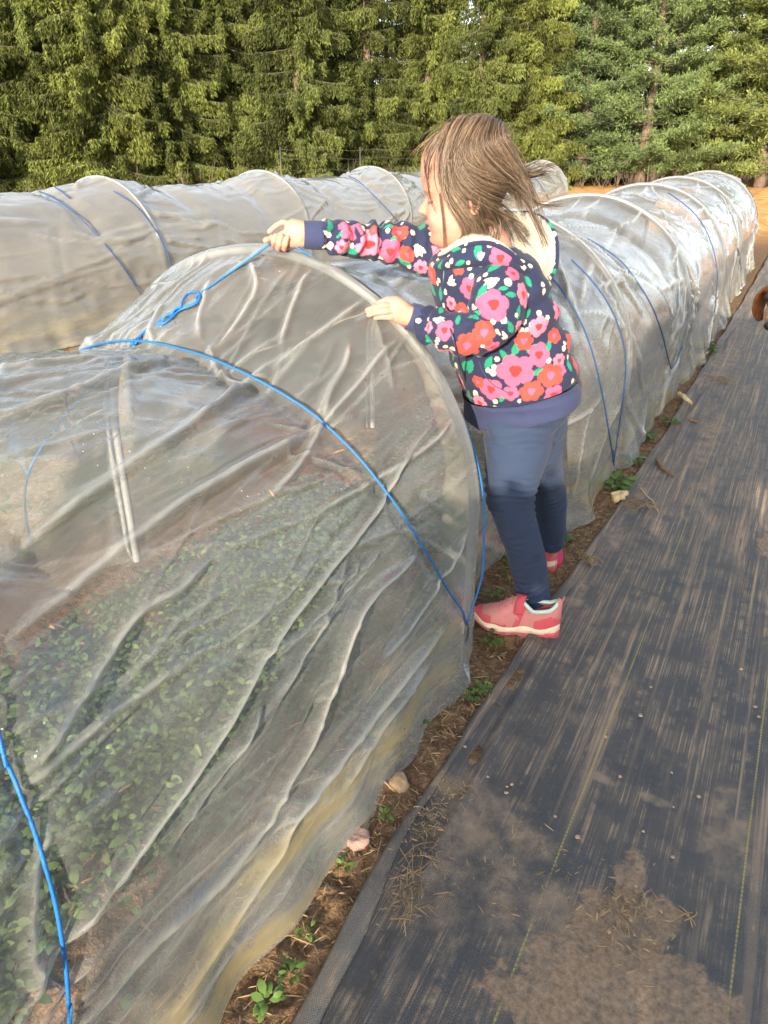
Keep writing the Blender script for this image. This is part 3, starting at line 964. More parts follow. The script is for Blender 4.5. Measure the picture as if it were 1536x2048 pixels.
for (px, py_), Y, lab in [((1220, 935), 2.86, 'wire pin in the weeds right of the girl'), ((1338, 740), 4.08, 'wire pin with a pale bead further along the tunnel'), ((1424, 650), 5.45, 'wire pin on the tunnel skirt left of the dog')]:
    p = on_plane_y(px, py_, Y)
    wire_pin(p[0], p[1], lab, max(p[2], .12))
R2 = [
    ([(87, 360), (112, 380), (139, 400)], 'thin dark cord on the crest of the milky tunnel at far left'),
    ([(60, 378), (102, 397), (160, 440), (204, 486), (248, 541), (279, 588)], 'dark blue cord left of the first hoop of the milky tunnel'),
    ([(226, 386), (270, 413), (310, 464), (330, 500), (341, 540)], 'dark blue cord right of the first hoop of the milky tunnel'),
    ([(685, 345), (736, 385), (775, 422), (792, 443)], 'dark blue cord on the milky tunnel above the girl\'s sleeve'),
    ([(1060, 350), (1070, 359), (1092, 389), (1096, 399)], 'faded blue cord at the far end of the milky tunnel, by the girl\'s hair'),
]
for px, lab in R2:
    uv = traced(T2, px, 0.5, 15.4)
    if len(uv) > 2:
        cord(cord_path(T2, uv, 0.016), lab, M_CORDD, 0.0045)
# ---------------------------------------------------------------- foliage materials
def m_leaf(name, col, var=0.45, rough=0.6, trans=0.25, dry=None, spec=0.3):
    m = NT(name)
    at = m.n('Attribute', dict(attribute_name='tint')).outputs['Fac']
    co = m.coords()
    c = m.ramp(at, [(0.0, tuple(v * (1 - var) for v in col)), (0.55, col), (1.0, tuple(min(1, v * (1 + var)) for v in col))])
    if dry is not None:
        c = m.mix(m.step(at, 0.97, 1.05), c, dry)
    rnd = m.n('ObjectInfo').outputs['Random']
    c = m.mix(1.0, c, m.ramp(rnd, [(0, (.78, .80, .84)), (1, (1.12, 1.08, .96))]), 'MULTIPLY')
    c = m.mix(m.math('MULTIPLY', m.noise(co, 90.0, 2), 0.3), c, tuple(v * 0.6 for v in col))
    p = m.pbr(c, rough, spec=spec)
    t = m.n('BsdfTranslucent', Color=c)
    return m.done(m.n('MixShader', Fac=trans, i1=p, i2=t))


M_GREEN = m_leaf('salad_leaf', (0.080, 0.130, 0.038), 0.45, 0.5, 0.25, (0.30, 0.28, 0.05))
M_WEED = m_leaf('weed_leaf', (0.10, 0.175, 0.045), 0.4, 0.5, 0.25)
M_STRAW = m_leaf('dry_straw', (0.32, 0.23, 0.13), 0.5, 0.8, 0.1)
M_STONE = simple('tan_stone', (0.34, 0.235, 0.14), 0.9, 45, 0.6, 0.8, 0.006)
M_STONE2 = simple('pinkish_stone', (0.24, 0.155, 0.13), 0.9, 55, 0.6, 0.8, 0.006)
M_TWIG = simple('bare_twig', (0.19, 0.12, 0.07), 0.85, 60, 0.4, 0.4, 0.002)
M_HUSK = simple('corn_stub', (0.58, 0.44, 0.24), 0.75, 60, 0.35, 0.4, 0.002)


def leaf_blades(rng, base, dirn, up, L, Wd, curl=0.25):
    """many small oval leaves: arrays base (n,3), direction, up vector, length, width -> verts, faces (8-gon-ish strips of 3 quads)"""
    n = len(base)
    dirn = dirn / np.linalg.norm(dirn, axis=1, keepdims=True)
    side = np.cross(dirn, up); side /= np.maximum(np.linalg.norm(side, axis=1, keepdims=True), 1e-6)
    nn = np.cross(side, dirn)
    prof = [(0.0, 0.10, 0.0), (0.35, 0.9, 0.10), (0.72, 0.85, 0.06), (1.0, 0.12, -0.10)]
    V = np.zeros((n, 8, 3))
    for k, (t, w_, h_) in enumerate(prof):
        c = base + dirn * (t * L)[:, None] + nn * ((h_ * curl / 0.25) * L)[:, None]
        V[:, 2 * k] = c - side * (w_ * Wd / 2)[:, None] + nn * (0.10 * Wd)[:, None]
        V[:, 2 * k + 1] = c + side * (w_ * Wd / 2)[:, None] + nn * (0.10 * Wd)[:, None]
    idx = np.arange(n)[:, None] * 8
    F = np.concatenate([idx + np.array([[2 * k, 2 * k + 1, 2 * k + 3, 2 * k + 2]]) for k in range(3)])
    return V.reshape(-1, 3), F


def rosettes(rng, cx, cy, cz, rad, nl, L, Wd, lift=(0.2, 1.0)):
    """leaf arrays for rosettes centred at the given points"""
    B, D, U, LL, WW, T = [], [], [], [], [], []
    for x, y, z, r, k in zip(cx, cy, cz, rad, nl):
        a = rng.uniform(0, 2 * math.pi, k)
        e = rng.uniform(lift[0], lift[1], k)
        d = np.stack([np.cos(a) * np.cos(e), np.sin(a) * np.cos(e), np.sin(e)], 1)
        B.append(np.array([x, y, z]) + d * (r * rng.uniform(0.05, 0.6, k))[:, None])
        D.append(np.stack([np.cos(a), np.sin(a), rng.uniform(-.25, .5, k)], 1))
        U.append(np.stack([rng.normal(0, .35, k), rng.normal(0, .35, k), np.ones(k)], 1))
        s = rng.uniform(.6, 1.15, k)
        LL.append(L * s); WW.append(Wd * s)
        T.append(np.clip(rng.normal(0.5, 0.22) + rng.normal(0, .16, k), 0, 1))
    V, F = leaf_blades(rng, *[np.concatenate(q) for q in (B, D, U, LL, WW)])
    return V, F, np.repeat(np.concatenate(T), 8)


def leaf_obj(name, V, F, T, mat, parent=None):
    o = mk(name, V, F, mat, parent)
    vcol(o, 'tint', T)
    return o


rg = np.random.default_rng(5)
# the bed of greens under the near tunnel: one unbroken mass
n = 3000
yb = np.concatenate([rg.uniform(-0.1, 2.2, 2200), rg.uniform(2.2, 9.2, 800)])
xb = -1.13 + rg.normal(0, 0.17, n)
xb = np.where(rg.random(n) < 0.75, np.clip(xb, -1.47, -0.76), -1.13 + rg.uniform(-.40, .47, n))
ok = noise3(np.stack([xb, yb, 0 * xb], 1), 4.2, 77) + 0.9 * (xb < -0.80) - 0.35 * (xb > -0.72) > -0.10
xb, yb = xb[ok], yb[ok]
V, F, T = rosettes(rg, xb, yb, 0.030 + 0 * xb, 0.075 + 0 * xb, rg.integers(9, 16, len(xb)), 0.026, 0.0145)
tag(leaf_obj('salad_greens', V, F, T, M_GREEN), 'bed of low leafy salad greens seen through the plastic of the near tunnel', 'greens', kind='stuff')
# thin weeds scattered on the skirt of soil inside
n = 260
xw = rg.uniform(-0.78, -0.56, n); yw = rg.uniform(0.1, 6, n)
V, F, T = rosettes(rg, xw, yw, 0.01 + 0 * xw, 0.045 + 0 * xw, rg.integers(4, 9, n), 0.024, 0.014)
tag(leaf_obj('seedling_weeds', V, F, T, M_WEED), 'sparse seedling weeds on the bare soil along the tunnel skirt', 'weeds', kind='stuff')
# green weeds in the alley behind
n = 420
xw = rg.uniform(-4.3, -1.8, n); yw = rg.uniform(1, 14, n)
V, F, T = rosettes(rg, xw, yw, 0.0 * xw, 0.07 + 0 * xw, rg.integers(5, 11, n), 0.05, 0.02)
tag(leaf_obj('alley_weeds', V, F, T, M_WEED), 'low weeds in the alley between the two tunnels', 'weeds', kind='stuff')


def sticks(rng, n, xs, ys, zs, L, w0, flat=0.15):
    a = rng.uniform(0, 2 * math.pi, n)
    d = np.stack([np.cos(a), np.sin(a), rng.normal(0, flat, n)], 1)
    b = np.stack([xs, ys, zs], 1) - d * (L / 2)[:, None]
    up = np.stack([rng.normal(0, .5, n), rng.normal(0, .5, n), np.ones(n)], 1)
    V, F = leaf_blades(rng, b, d, up, L, w0, 0.12)
    return V, F, np.repeat(np.clip(rng.normal(.5, .25, n), 0, 1), 8)


n = 5200
ys = np.concatenate([rg.uniform(0.25, 3.0, 3600), rg.uniform(3.0, 7.5, 1600)])
xs = fabric_edge(ys) - rg.uniform(-0.012, 0.24, n)
V, F, T = sticks(rg, n, xs, ys, ground_z(xs, ys) + rg.uniform(.002, .008, n), rg.gamma(2.2, .006, n) + .005, rg.uniform(.0012, .0032, n))
tag(leaf_obj('straw_litter', V, F, T, M_STRAW), 'bits of dry straw littering the strip of bare soil', 'litter', kind='stuff')
n = 900
xs = rg.uniform(-1.6, -0.58, n); ys = rg.uniform(0.1, 5, n)
V, F, T = sticks(rg, n, xs, ys, 0.012 + 0.03 * (xs < -.7), rg.gamma(2.5, .012, n) + .01, rg.uniform(.002, .012, n))
tag(leaf_obj('leaf_litter', V, F, T, m_leaf('fallen_leaf', (0.40, 0.22, 0.11), 0.5, 0.8, 0.15)), 'tan fallen leaves and stalks on the soil inside the near tunnel', 'litter', kind='stuff')
# chips and grit on the smears of soil
C_ = []
for px, py_, k, s in [(1228, 1835, 90, .035), (1255, 1815, 60, .018), (1240, 1870, 90, .04), (1290, 1900, 40, .03), (860, 1640, 150, .03), (905, 1590, 60, .02), (820, 1800, 140, .03), (850, 1700, 90, .03), (1060, 1700, 25, .04), (1000, 1790, 40, .05), (1240, 960, 40, .05)]:
    p = on_ground(px, py_)
    C_.append(np.stack([rg.normal(p[0], s, k), rg.normal(p[1], s, k)], 1))
C_ = np.concatenate(C_); n = len(C_)
V, F, T = sticks(rg, n, C_[:, 0], C_[:, 1], 0.0165 + rg.uniform(0, .006, n), rg.gamma(2.4, .004, n) + .004, rg.uniform(.001, .0032, n), .2)
tag(leaf_obj('wood_chips', V, F, T, M_STRAW), 'pale chips and husks strewn over dried soil on the fabric', 'litter', kind='stuff')

WEEDS = [((1228, 975), .085, 46, .055, .034, 'largest clump of green weeds, beside the pin right of the girl'),
         ((1292, 880), .07, 26, .055, .034, 'green weed clump with round leaves at the fabric edge, next beyond the largest one'),
         ((1262, 925), .06, 24, .05, .03, 'small weed clump between the tunnel skirt and the fabric, right of the girl'),
         ((1340, 850), .05, 18, .05, .03, 'small weed clump under the curled corn husk'),
         ((1412, 705), .11, 40, .07, .03, 'bushy weed clump at the tunnel skirt below the dog'),
         ((962, 1385), .035, 26, .022, .014, 'bright green weed clump just below the pink shoe'),
         ((945, 1400), .03, 20, .020, .013, 'low weed patch against the tunnel skirt below the pink shoe'),
         ((985, 1288), .035, 24, .026, .016, 'dark weed clump under the sole of the pink shoe'),
         ((1125, 1082), .05, 20, .035, .014, 'thin weed clump behind the girl\'s far shoe'),
         ((690, 1738), .02, 9, .022, .014, 'weed sprig below the pinkish stone'),
         ((770, 1640), .02, 9, .02, .013, 'weed sprig between the two stones'),
         ((618, 1872), .022, 10, .02, .012, 'weed sprig on the bare soil below the stones'),
         ((580, 1955), .025, 14, .022, .014, 'weed sprig with a white speck near the bottom edge'),
         ((535, 2010), .026, 10, .030, .020, 'round leaved seedling at the bottom edge beside the plastic')]
for (px, py_), r, k, L, W_, lab in WEEDS:
    p = on_ground(px, py_)
    V, F, T = rosettes(rg, [0], [0], [0.004], [r], [int(k * 1.5)], L * .72, W_ * .66, (0.05, 0.9))
    o = leaf_obj('weed_clump', V, F, np.clip(T + .1, 0, 1), M_WEED)
    o.location = (p[0], p[1], 0.004)
    tag(o, lab, 'weed', 'weeds along the strip of soil')


# ---------------------------------------------------------------- stones, pebbles, stubs and twigs
def stone(px, py_, sx, sy, sz, seed, mat, label, name='stone', group=None, zoff=0.0, rough=0.35):
    p = on_ground(px, py_)
    nu, nv = (26, 40) if sx > .02 else (8, 12)
    th = np.linspace(0, math.pi, nu); ph = np.linspace(0, 2 * math.pi, nv, endpoint=False)
    TH, PH = np.meshgrid(th, ph, indexing='ij')
    D = np.stack([np.sin(TH) * np.cos(PH), np.sin(TH) * np.sin(PH), np.cos(TH)], -1)
    q = np.abs(D) ** 0.8 * np.sign(D)
    cut = np.zeros(D.shape[:2])
    r_ = np.random.default_rng(seed)
    R_ = 1 + rough * 0.5 * fbm3(D + seed, 1.4, seed, 3)
    for _ in range(13):                                            # flat broken faces
        nv_ = nrm(r_.normal(0, 1, 3)); h = r_.uniform(.50, .82)
        dd = D @ nv_
        R_ = np.where(dd * R_ > h, h / np.maximum(dd, .01), R_)
    R_ = R_ * (1 + .045 * fbm3(D + seed, 5.0, seed + 3, 3))
    Vv = D * R_[..., None] * np.array([sx, sy, sz])
    a = r_.uniform(0, 3)
    Vv = Vv @ np.array([[math.cos(a), -math.sin(a), 0], [math.sin(a), math.cos(a), 0], [0, 0, 1]])
    o = mk(name, Vv.reshape(-1, 3), grid_faces(nu, nv, True), mat)
    o.location = (p[0], p[1], sz * 0.55 + zoff)
    return tag(o, label, name, group)


stone(803, 1578, .026, .024, .020, 3, M_STONE, 'jagged tan stone on the soil between the plastic and the fabric')
stone(718, 1690, .025, .028, .020, 8, M_STONE2, 'rounded pinkish stone holding down the plastic, below the tan one')
stone(826, 1483, .012, .012, .007, 12, M_STONE2, 'small flat brown stone half sunk in the soil above the tan one')
PEB = [(1285, 1670), (1344, 1722), (1012, 1592), (1023, 1575), (1014, 1580), (1240, 1560), (1153, 1681), (1128, 1718), (1253, 1830), (1270, 1780), (1260, 1845), (1320, 1830), (1342, 1552), (1508, 1420), (1515, 1440), (1280, 1438), (1420, 1238), (1396, 1600),
       (1110, 1640), (1156, 1682), (1345, 1620), (1062, 1870), (1300, 1380), (1210, 1480), (930, 1500), (975, 1560), (1480, 1345), (1250, 1805), (1236, 1850), (1216, 1870)]
M_PEB = simple('pebble', (0.42, 0.29, 0.21), 0.8, 120, 0.4, 0.3, 0.001)
for k, (px, py_) in enumerate(PEB):
    s = rg.uniform(.0035, .0065)
    stone(px, py_, s, s * rg.uniform(.7, 1.1), s * .5, 40 + k, M_PEB, 'small pale pebble lying on the black fabric', 'pebble', 'pebbles on the fabric', 0.008)


def twig(pxs, r, mat, label, name, cat, z=0.014, taper=0.5, group=None, wob=.004):
    P = np.array([on_ground(*p[:2], p[2] if len(p) > 2 else z) for p in pxs])
    C = catmull(P, 24)
    C = C + wob * np.stack([noise3(C, 30, 3), noise3(C, 30, 4), 0.5 * noise3(C, 30, 5)], 1)
    o = mk(name, *tube(C, np.linspace(r, r * taper, 24) * (1 + .25 * noise3(C, 60, 6)), 8), mat)
    return tag(o, label, cat, group)


twig([(1316, 918), (1322, 932), (1334, 943), (1348, 950)], .0085, M_TWIG, 'thick brown twig lying on the fabric right of the girl', 'twig', 'twig', .018, .7)
twig([(1280, 975), (1296, 994), (1306, 1003), (1316, 1022)], .0022, M_HUSK, 'thin bent pale stalk on the fabric below the brown twig', 'stalk', 'stalk')
twig([(1372, 838), (1384, 841), (1396, 844)], .007, M_TWIG, 'short brown stick lying on the fabric below the corn husk', 'twig', 'twig', .016, .8)
twig([(1358, 787, .03), (1370, 795, .05), (1378, 803, .04), (1382, 808, .02)], .012, M_HUSK, 'curled dry corn husk at the fabric edge', 'corn_husk', 'husk', .03, .7)
twig([(1228, 1000, .02), (1238, 994, .025), (1250, 993, .03)], .014, M_HUSK, 'cut corn stub lying by the weeds, the nearer and fatter one', 'corn_stub', 'stub', .02, 1.0, 'corn stubs')
twig([(1222, 990, .02), (1240, 985, .03), (1254, 986, .04)], .010, M_HUSK, 'cut corn stub lying by the weeds, the thinner one behind', 'corn_stub', 'stub', .02, 1.0, 'corn stubs')
twig([(1252, 800, .03), (1258, 812, .04), (1256, 822, .02)], .014, M_HUSK, 'pale dry leaf end poking out from the tunnel skirt', 'dry_leaf', 'leaf', .03, .6)


def straw_tuft(pts, label, r=.0011, seed=1, n=22, spread=.03, L=.10):
    r_ = np.random.default_rng(seed)
    parts = []
    base = np.array([on_ground(*p) for p in pts])
    for k in range(n):
        t = r_.uniform(0, 1)
        c = base[0] * (1 - t) + base[-1] * t + np.array([r_.normal(0, spread * .4), r_.normal(0, spread * .4), 0])
        d = nrm(base[-1] - base[0] + r_.normal(0, .55 * np.linalg.norm(base[-1] - base[0]) + .01, 3) * [1, 1, 0]) * r_.uniform(.4, 1.1) * L
        P = np.array([c - d / 2 + [0, 0, .017], c + [0, 0, .020 + r_.uniform(0, .014)] + r_.normal(0, .006, 3) * [1, 1, 0], c + d / 2 + [0, 0, .017]])
        parts.append(tube(catmull(P, 7), r, 5, False))
    V, F = join(parts)
    o = mk('straw_tuft', V, F, M_STRAW)
    vcol(o, 'tint', np.clip(r_.normal(.6, .2, len(V)), 0, .85))
    return tag(o, label, 'straw', 'tufts of straw')


straw_tuft([(838, 1720), (800, 1860)], 'long dry straw tuft lying over the edge of the fabric near the bottom', seed=2, n=13, L=.085, spread=.02, r=.0008)
straw_tuft([(1165, 1125), (1188, 1135)], 'small golden straw tuft on the fabric behind the girl\'s heel', seed=3, n=26, L=.05, spread=.02)
straw_tuft([(1250, 1010), (1275, 1020)], 'straw tuft on the fabric beside the corn stubs', seed=4, n=20, L=.09, spread=.06)
straw_tuft([(1430, 760), (1455, 770)], 'straw tuft on the fabric further off, towards the dog', seed=5, n=18, L=.12, spread=.08)
straw_tuft([(1330, 1833), (1380, 1845)], 'single pale straw wisp beside the soil smear', seed=6, n=4, L=.05, spread=.006)

# the drip hose along the bed, inside the tunnel
P = np.array([[-0.70 + .012 * math.sin(y * 3.1), y, 0.022] for y in np.linspace(-0.3, 9.2, 120)])
tag(mk('drip_hose', *tube(P, 0.008, 8), simple('drip_hose', (0.03, 0.04, 0.07), 0.4, 50, .3, .1, .001, spec=.5)), 'dark drip hose lying along the bed inside the near tunnel', 'hose')
# ---------------------------------------------------------------- conifers of the windbreak
M_BARK = simple('bark', (0.13, 0.095, 0.072), 0.95, 9, 0.4, 0.9, 0.03)
M_DEADW = simple('dead_branch', (0.085, 0.072, 0.065), 0.95, 20, 0.4, 0.3, 0.01)
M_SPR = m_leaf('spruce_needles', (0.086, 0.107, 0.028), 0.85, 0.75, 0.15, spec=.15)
M_SPRY = m_leaf('yellowish_spruce_needles', (0.096, 0.117, 0.030), 0.82, 0.75, 0.15, spec=.15)  # a slightly yellower green of needle
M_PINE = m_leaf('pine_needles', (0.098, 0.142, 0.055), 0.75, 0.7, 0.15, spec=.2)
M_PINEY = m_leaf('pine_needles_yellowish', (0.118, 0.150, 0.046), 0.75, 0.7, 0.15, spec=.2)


def quads_from(base, d, side, L, W_):
    """little flat spindle quads: base, direction (unit), side (unit)"""
    n = len(base)
    V = np.zeros((n, 4, 3))
    V[:, 0] = base - side * (W_ * .22)[:, None]
    V[:, 1] = base + d * (L * .45)[:, None] - side * (W_ * .5)[:, None]
    V[:, 2] = base + d * L[:, None]
    V[:, 3] = base + d * (L * .4)[:, None] + side * (W_ * .5)[:, None]
    return V


def unit(A):
    return A / np.maximum(np.linalg.norm(A, axis=1, keepdims=True), 1e-9)


def spruce_parts(seed, height=10.5, r0=2.3, gap=0.0, zmax=8.2):
    r = np.random.default_rng(seed)
    tr = [tube(np.array([[.04 * math.sin(z), .04 * math.cos(z * 1.3), z] for z in np.linspace(-.2, height, 14)]), np.linspace(.17, .03, 14), 10)]
    wood, Q, T = [], [], []
    z = 0.30
    while z < zmax:
        nb = r.integers(5, 8)
        a0 = r.uniform(0, 6.28)
        for b in range(nb):
            a = a0 + 6.283 * b / nb + r.normal(0, .22)
            if r.random() < gap:
                continue
            Lb = r0 * (1 - z / (height * 1.12)) ** 0.75 * r.uniform(.50, 1.22)
            zz = z + r.normal(0, .08)
            n = 9
            t = np.linspace(0, 1, n)
            out = np.array([math.cos(a), math.sin(a), 0])
            drop = r.uniform(.14, .52)
            tip = r.uniform(.08, .22)
            P = out * (t * Lb)[:, None]
            P[:, 2] = zz - drop * Lb * t + tip * Lb * t ** 2.4
            P[:, 2] = np.maximum(P[:, 2], .12)
            wood.append(tube(P, np.linspace(.022, .005, n), 4, False))
            # pendulous side sprays
            ns = int(Lb * 58)
            ts = r.uniform(.06, 1.0, ns) ** .8
            C = np.stack([np.interp(ts, t, P[:, k]) for k in range(3)], 1)
            lat = np.array([-math.sin(a), math.cos(a), 0])
            spread = r.normal(0, 1, ns)
            C = C + lat * (spread * .17 * (1.15 - ts) * Lb * .55)[:, None]
            hang = r.uniform(.18, .80, ns) * (0.65 + .35 * (1 - ts))
            shade = np.clip(r.normal(.48, .20) + .22 * noise3(C, 1.6, seed) + r.normal(0, .13, ns), 0, 1)
            for k in range(3):                                     # chain of hanging tufts
                m_ = 3
                for j in range(m_):
                    bb = C + np.stack([r.normal(0, .03, ns), r.normal(0, .03, ns), -hang * (k / 3) + r.normal(0, .02, ns)], 1)
                    dd = unit(np.stack([out[0] * .35 + r.normal(0, .42, ns), out[1] * .35 + r.normal(0, .42, ns), -0.85 + r.normal(0, .30, ns)], 1))
                    sd = unit(np.cross(dd, unit(r.normal(0, 1, (ns, 3)))))
                    Q.append(quads_from(bb, dd, sd, r.uniform(.08, .17, ns), r.uniform(.018, .040, ns)))
                    T.append(np.clip(shade + r.normal(0, .10, ns), 0, 1))
        z += r.uniform(.17, .25)
    V = np.concatenate(Q)
    return tr, wood, V.reshape(-1, 3), np.arange(len(V) * 4, dtype=np.int32).reshape(-1, 4), np.repeat(np.concatenate(T), 4)


def pine_parts(seed, height=11.0, r0=3.2, zmax=8.2, z0=.55):
    r = np.random.default_rng(seed)
    tr = [tube(np.array([[.05 * math.sin(z * .7), .05 * math.cos(z), z] for z in np.linspace(-.2, height, 14)]), np.linspace(.20, .05, 14), 12)]
    wood, Q, T = [], [], []
    z = z0
    while z < zmax:
        nb = r.integers(5, 7)
        a0 = r.uniform(0, 6.28)
        for b in range(nb):
            a = a0 + 6.283 * b / nb + r.normal(0, .3)
            Lb = r0 * (1 - z / (height * 1.2)) ** .6 * r.uniform(.6, 1.2)
            n = 8
            t = np.linspace(0, 1, n)
            out = np.array([math.cos(a), math.sin(a), 0]); lat = np.array([-math.sin(a), math.cos(a), 0])
            P = out * (t * Lb)[:, None] + lat * (r.normal(0, .10) * Lb * t ** 2)[:, None]
            rise = r.uniform(-.12, .16)
            P[:, 2] = z + r.normal(0, .06) + Lb * (rise * t + .14 * t ** 2)
            wood.append(tube(P, np.linspace(.035, .008, n), 5, False))
            nc = int(10 + Lb * 10)
            for c in range(nc):
                ts = r.uniform(.10, 1.02) ** .8
                p = np.array([np.interp(ts, t, P[:, k]) for k in range(3)])
                off = lat * r.normal(0, .26) * Lb * (1.12 - ts) + ZUP * r.normal(.02, .05)
                cpt = p + off
                if c % 2 == 0:
                    wood.append(tube(np.array([p - out * .12, (p + cpt) / 2 + ZUP * .015, cpt]), np.array([.010, .007, .004]), 4, False))
                nn = 44
                shade = np.clip(r.normal(.52, .17), 0, 1)
                # a soft brush of long needles opening outward and up
                axis_ = unit((out * .6 + lat * np.sign(off @ lat + 1e-6) * .3 + ZUP * .35 + r.normal(0, .2, 3))[None])[0]
                dd = unit(axis_ * .55 + r.normal(0, .60, (nn, 3)))
                bb = cpt + r.normal(0, .065, (nn, 3)) * [1, 1, .7] + axis_ * r.uniform(-.14, .10, (nn, 1))
                sd = unit(np.cross(dd, unit(r.normal(0, 1, (nn, 3)))))
                Q.append(quads_from(bb, dd, sd, r.uniform(.09, .17, nn), r.uniform(.018, .034, nn)))
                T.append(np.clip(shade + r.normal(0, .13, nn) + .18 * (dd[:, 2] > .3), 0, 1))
        # dead twigs inside
        for _ in range(4):
            a = r.uniform(0, 6.28); L = r.uniform(.5, 1.6)
            e = np.array([math.cos(a) * L, math.sin(a) * L, z + r.uniform(-.5, .15)])
            mid = e * [.5, .5, 1] + [0, 0, r.normal(.1, .08)]
            wood.append(tube(np.array([[0, 0, z], mid, e]), np.array([.014, .009, .003]), 4, False))
            for _ in range(3):
                e2 = mid + r.normal(0, .3, 3) * [1, 1, .6]
                wood.append(tube(np.array([mid, (mid + e2) / 2 + r.normal(0, .04, 3), e2]), np.array([.006, .004, .002]), 4, False))
        z += r.uniform(.40, .60)
    V = np.concatenate(Q)
    return tr, wood, V.reshape(-1, 3), np.arange(len(V) * 4, dtype=np.int32).reshape(-1, 4), np.repeat(np.concatenate(T), 4)


def tree_proto(name, parts, leafmat, label, cat='tree'):
    tr, wood, V, F, T = parts
    root = thing(name, label, cat, (0, 0, 0), 'conifers of the windbreak')
    mk('trunk', *join(tr), M_BARK, root)
    mk('branches', *join(wood), M_DEADW, root)
    leaf_obj('crown', V, F, T, leafmat, root)
    return root


def copy_tree(src, label, loc, rz, s, leafmat=None):
    c = src.copy(); COL.objects.link(c)
    c['label'] = label
    for ch in list(src.children):
        d = ch.copy(); COL.objects.link(d); d.parent = c
        if leafmat is not None and ch.name.startswith('crown'):
            d.material_slots[0].link = 'OBJECT'
            d.material_slots[0].material = leafmat
    c.location = [float(v) for v in loc]; c.rotation_euler = (0, 0, rz); c.scale = (s, s, s)
    return c


def tree_at(px, depth):
    return CAM * [1, 1, 0] + FH * depth + RT * ((px - 768) / 1665.5 * depth)


protos = {}
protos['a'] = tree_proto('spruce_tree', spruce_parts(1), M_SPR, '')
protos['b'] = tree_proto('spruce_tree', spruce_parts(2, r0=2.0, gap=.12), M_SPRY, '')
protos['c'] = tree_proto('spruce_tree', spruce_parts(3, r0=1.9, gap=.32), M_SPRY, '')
protos['p'] = tree_proto('pine_tree', pine_parts(4), M_PINE, '')
protos['q'] = tree_proto('pine_tree', pine_parts(9, r0=3.0), M_PINEY, '')
TREES = [
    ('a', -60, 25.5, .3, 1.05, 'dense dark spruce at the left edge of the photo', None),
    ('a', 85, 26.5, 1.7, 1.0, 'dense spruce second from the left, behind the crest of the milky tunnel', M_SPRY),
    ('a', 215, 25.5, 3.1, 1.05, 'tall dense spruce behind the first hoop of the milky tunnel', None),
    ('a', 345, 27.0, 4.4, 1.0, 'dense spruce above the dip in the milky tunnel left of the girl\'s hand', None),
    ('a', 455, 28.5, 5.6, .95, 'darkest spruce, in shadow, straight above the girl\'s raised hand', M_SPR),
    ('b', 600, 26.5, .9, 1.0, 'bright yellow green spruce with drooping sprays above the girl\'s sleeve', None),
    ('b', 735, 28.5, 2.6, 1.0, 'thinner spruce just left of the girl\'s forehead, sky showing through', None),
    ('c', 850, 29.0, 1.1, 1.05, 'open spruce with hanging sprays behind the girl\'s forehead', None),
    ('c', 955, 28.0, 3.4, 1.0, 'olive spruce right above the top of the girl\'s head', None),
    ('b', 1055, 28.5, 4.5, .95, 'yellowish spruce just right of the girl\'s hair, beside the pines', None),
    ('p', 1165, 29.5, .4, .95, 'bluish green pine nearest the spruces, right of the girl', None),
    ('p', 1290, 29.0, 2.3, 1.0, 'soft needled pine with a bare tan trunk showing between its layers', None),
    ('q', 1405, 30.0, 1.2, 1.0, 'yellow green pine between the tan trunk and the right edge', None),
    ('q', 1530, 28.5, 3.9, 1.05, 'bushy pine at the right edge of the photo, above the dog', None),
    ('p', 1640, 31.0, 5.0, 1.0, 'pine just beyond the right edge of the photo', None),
]
for k, (px, dep) in enumerate([(-120, 33), (30, 34), (160, 33), (300, 34.5), (420, 33.5), (540, 34), (665, 33), (855, 34), (1010, 34.5), (1110, 34), (1230, 35), (1350, 35.5), (1470, 35), (1590, 35)]):
    TREES.append(('a' if px < 1150 else 'q', px, dep, k * 1.3, 1.12, ['dense spruce in the second row, behind the %s' % q for q in ('left edge', 'first two spruces', 'left group', 'gap above the dip', 'shadowed spruce', 'gap left of the bright spruce', 'gap right of the bright spruce', 'open spruce by the girl\'s forehead', 'olive spruce', 'yellowish spruce')][k] if px < 1150 else ['pine in the second row, left of the bare tan trunk', 'pine in the second row, right of the bare tan trunk', 'pine in the second row, near the right edge', 'pine in the second row, beyond the right edge'][k - 10], None))
first = {}
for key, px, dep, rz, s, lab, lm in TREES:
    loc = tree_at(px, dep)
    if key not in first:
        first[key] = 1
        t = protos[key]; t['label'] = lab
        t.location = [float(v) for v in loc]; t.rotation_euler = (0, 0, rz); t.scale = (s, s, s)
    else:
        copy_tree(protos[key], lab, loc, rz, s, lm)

# bare grey brown wood beyond the windbreak: one mass
r = np.random.default_rng(31)
parts = []
for k in range(420):
    px = r.uniform(-100, 1650)
    b = tree_at(px, r.uniform(36, 48))
    h = r.uniform(1.5, 5.5)
    lean = r.normal(0, .12, 2) * h
    P = np.array([b, b + [lean[0] * .4, lean[1] * .4, h * .5], b + [lean[0], lean[1], h]])
    parts.append(tube(P, np.array([.05, .035, .01]) * r.uniform(.5, 1.4), 4, False))
    for _ in range(9):
        t = r.uniform(.15, .95)
        q = P[0] * (1 - t) + P[2] * t
        e = q + r.normal(0, .5, 3) + [0, 0, r.uniform(.2, 1.0)]
        parts.append(tube(np.array([q, (q + e) / 2 + r.normal(0, .05, 3), e]), np.array([.02, .014, .006]), 3, False))
V, F = join(parts)
tag(mk('bare_woods', V, F, simple('bare_wood', (0.16, 0.125, 0.13), .95, 5, .3, 0)), 'bare purplish grey brush and saplings standing beyond the conifers', 'woods', kind='stuff')
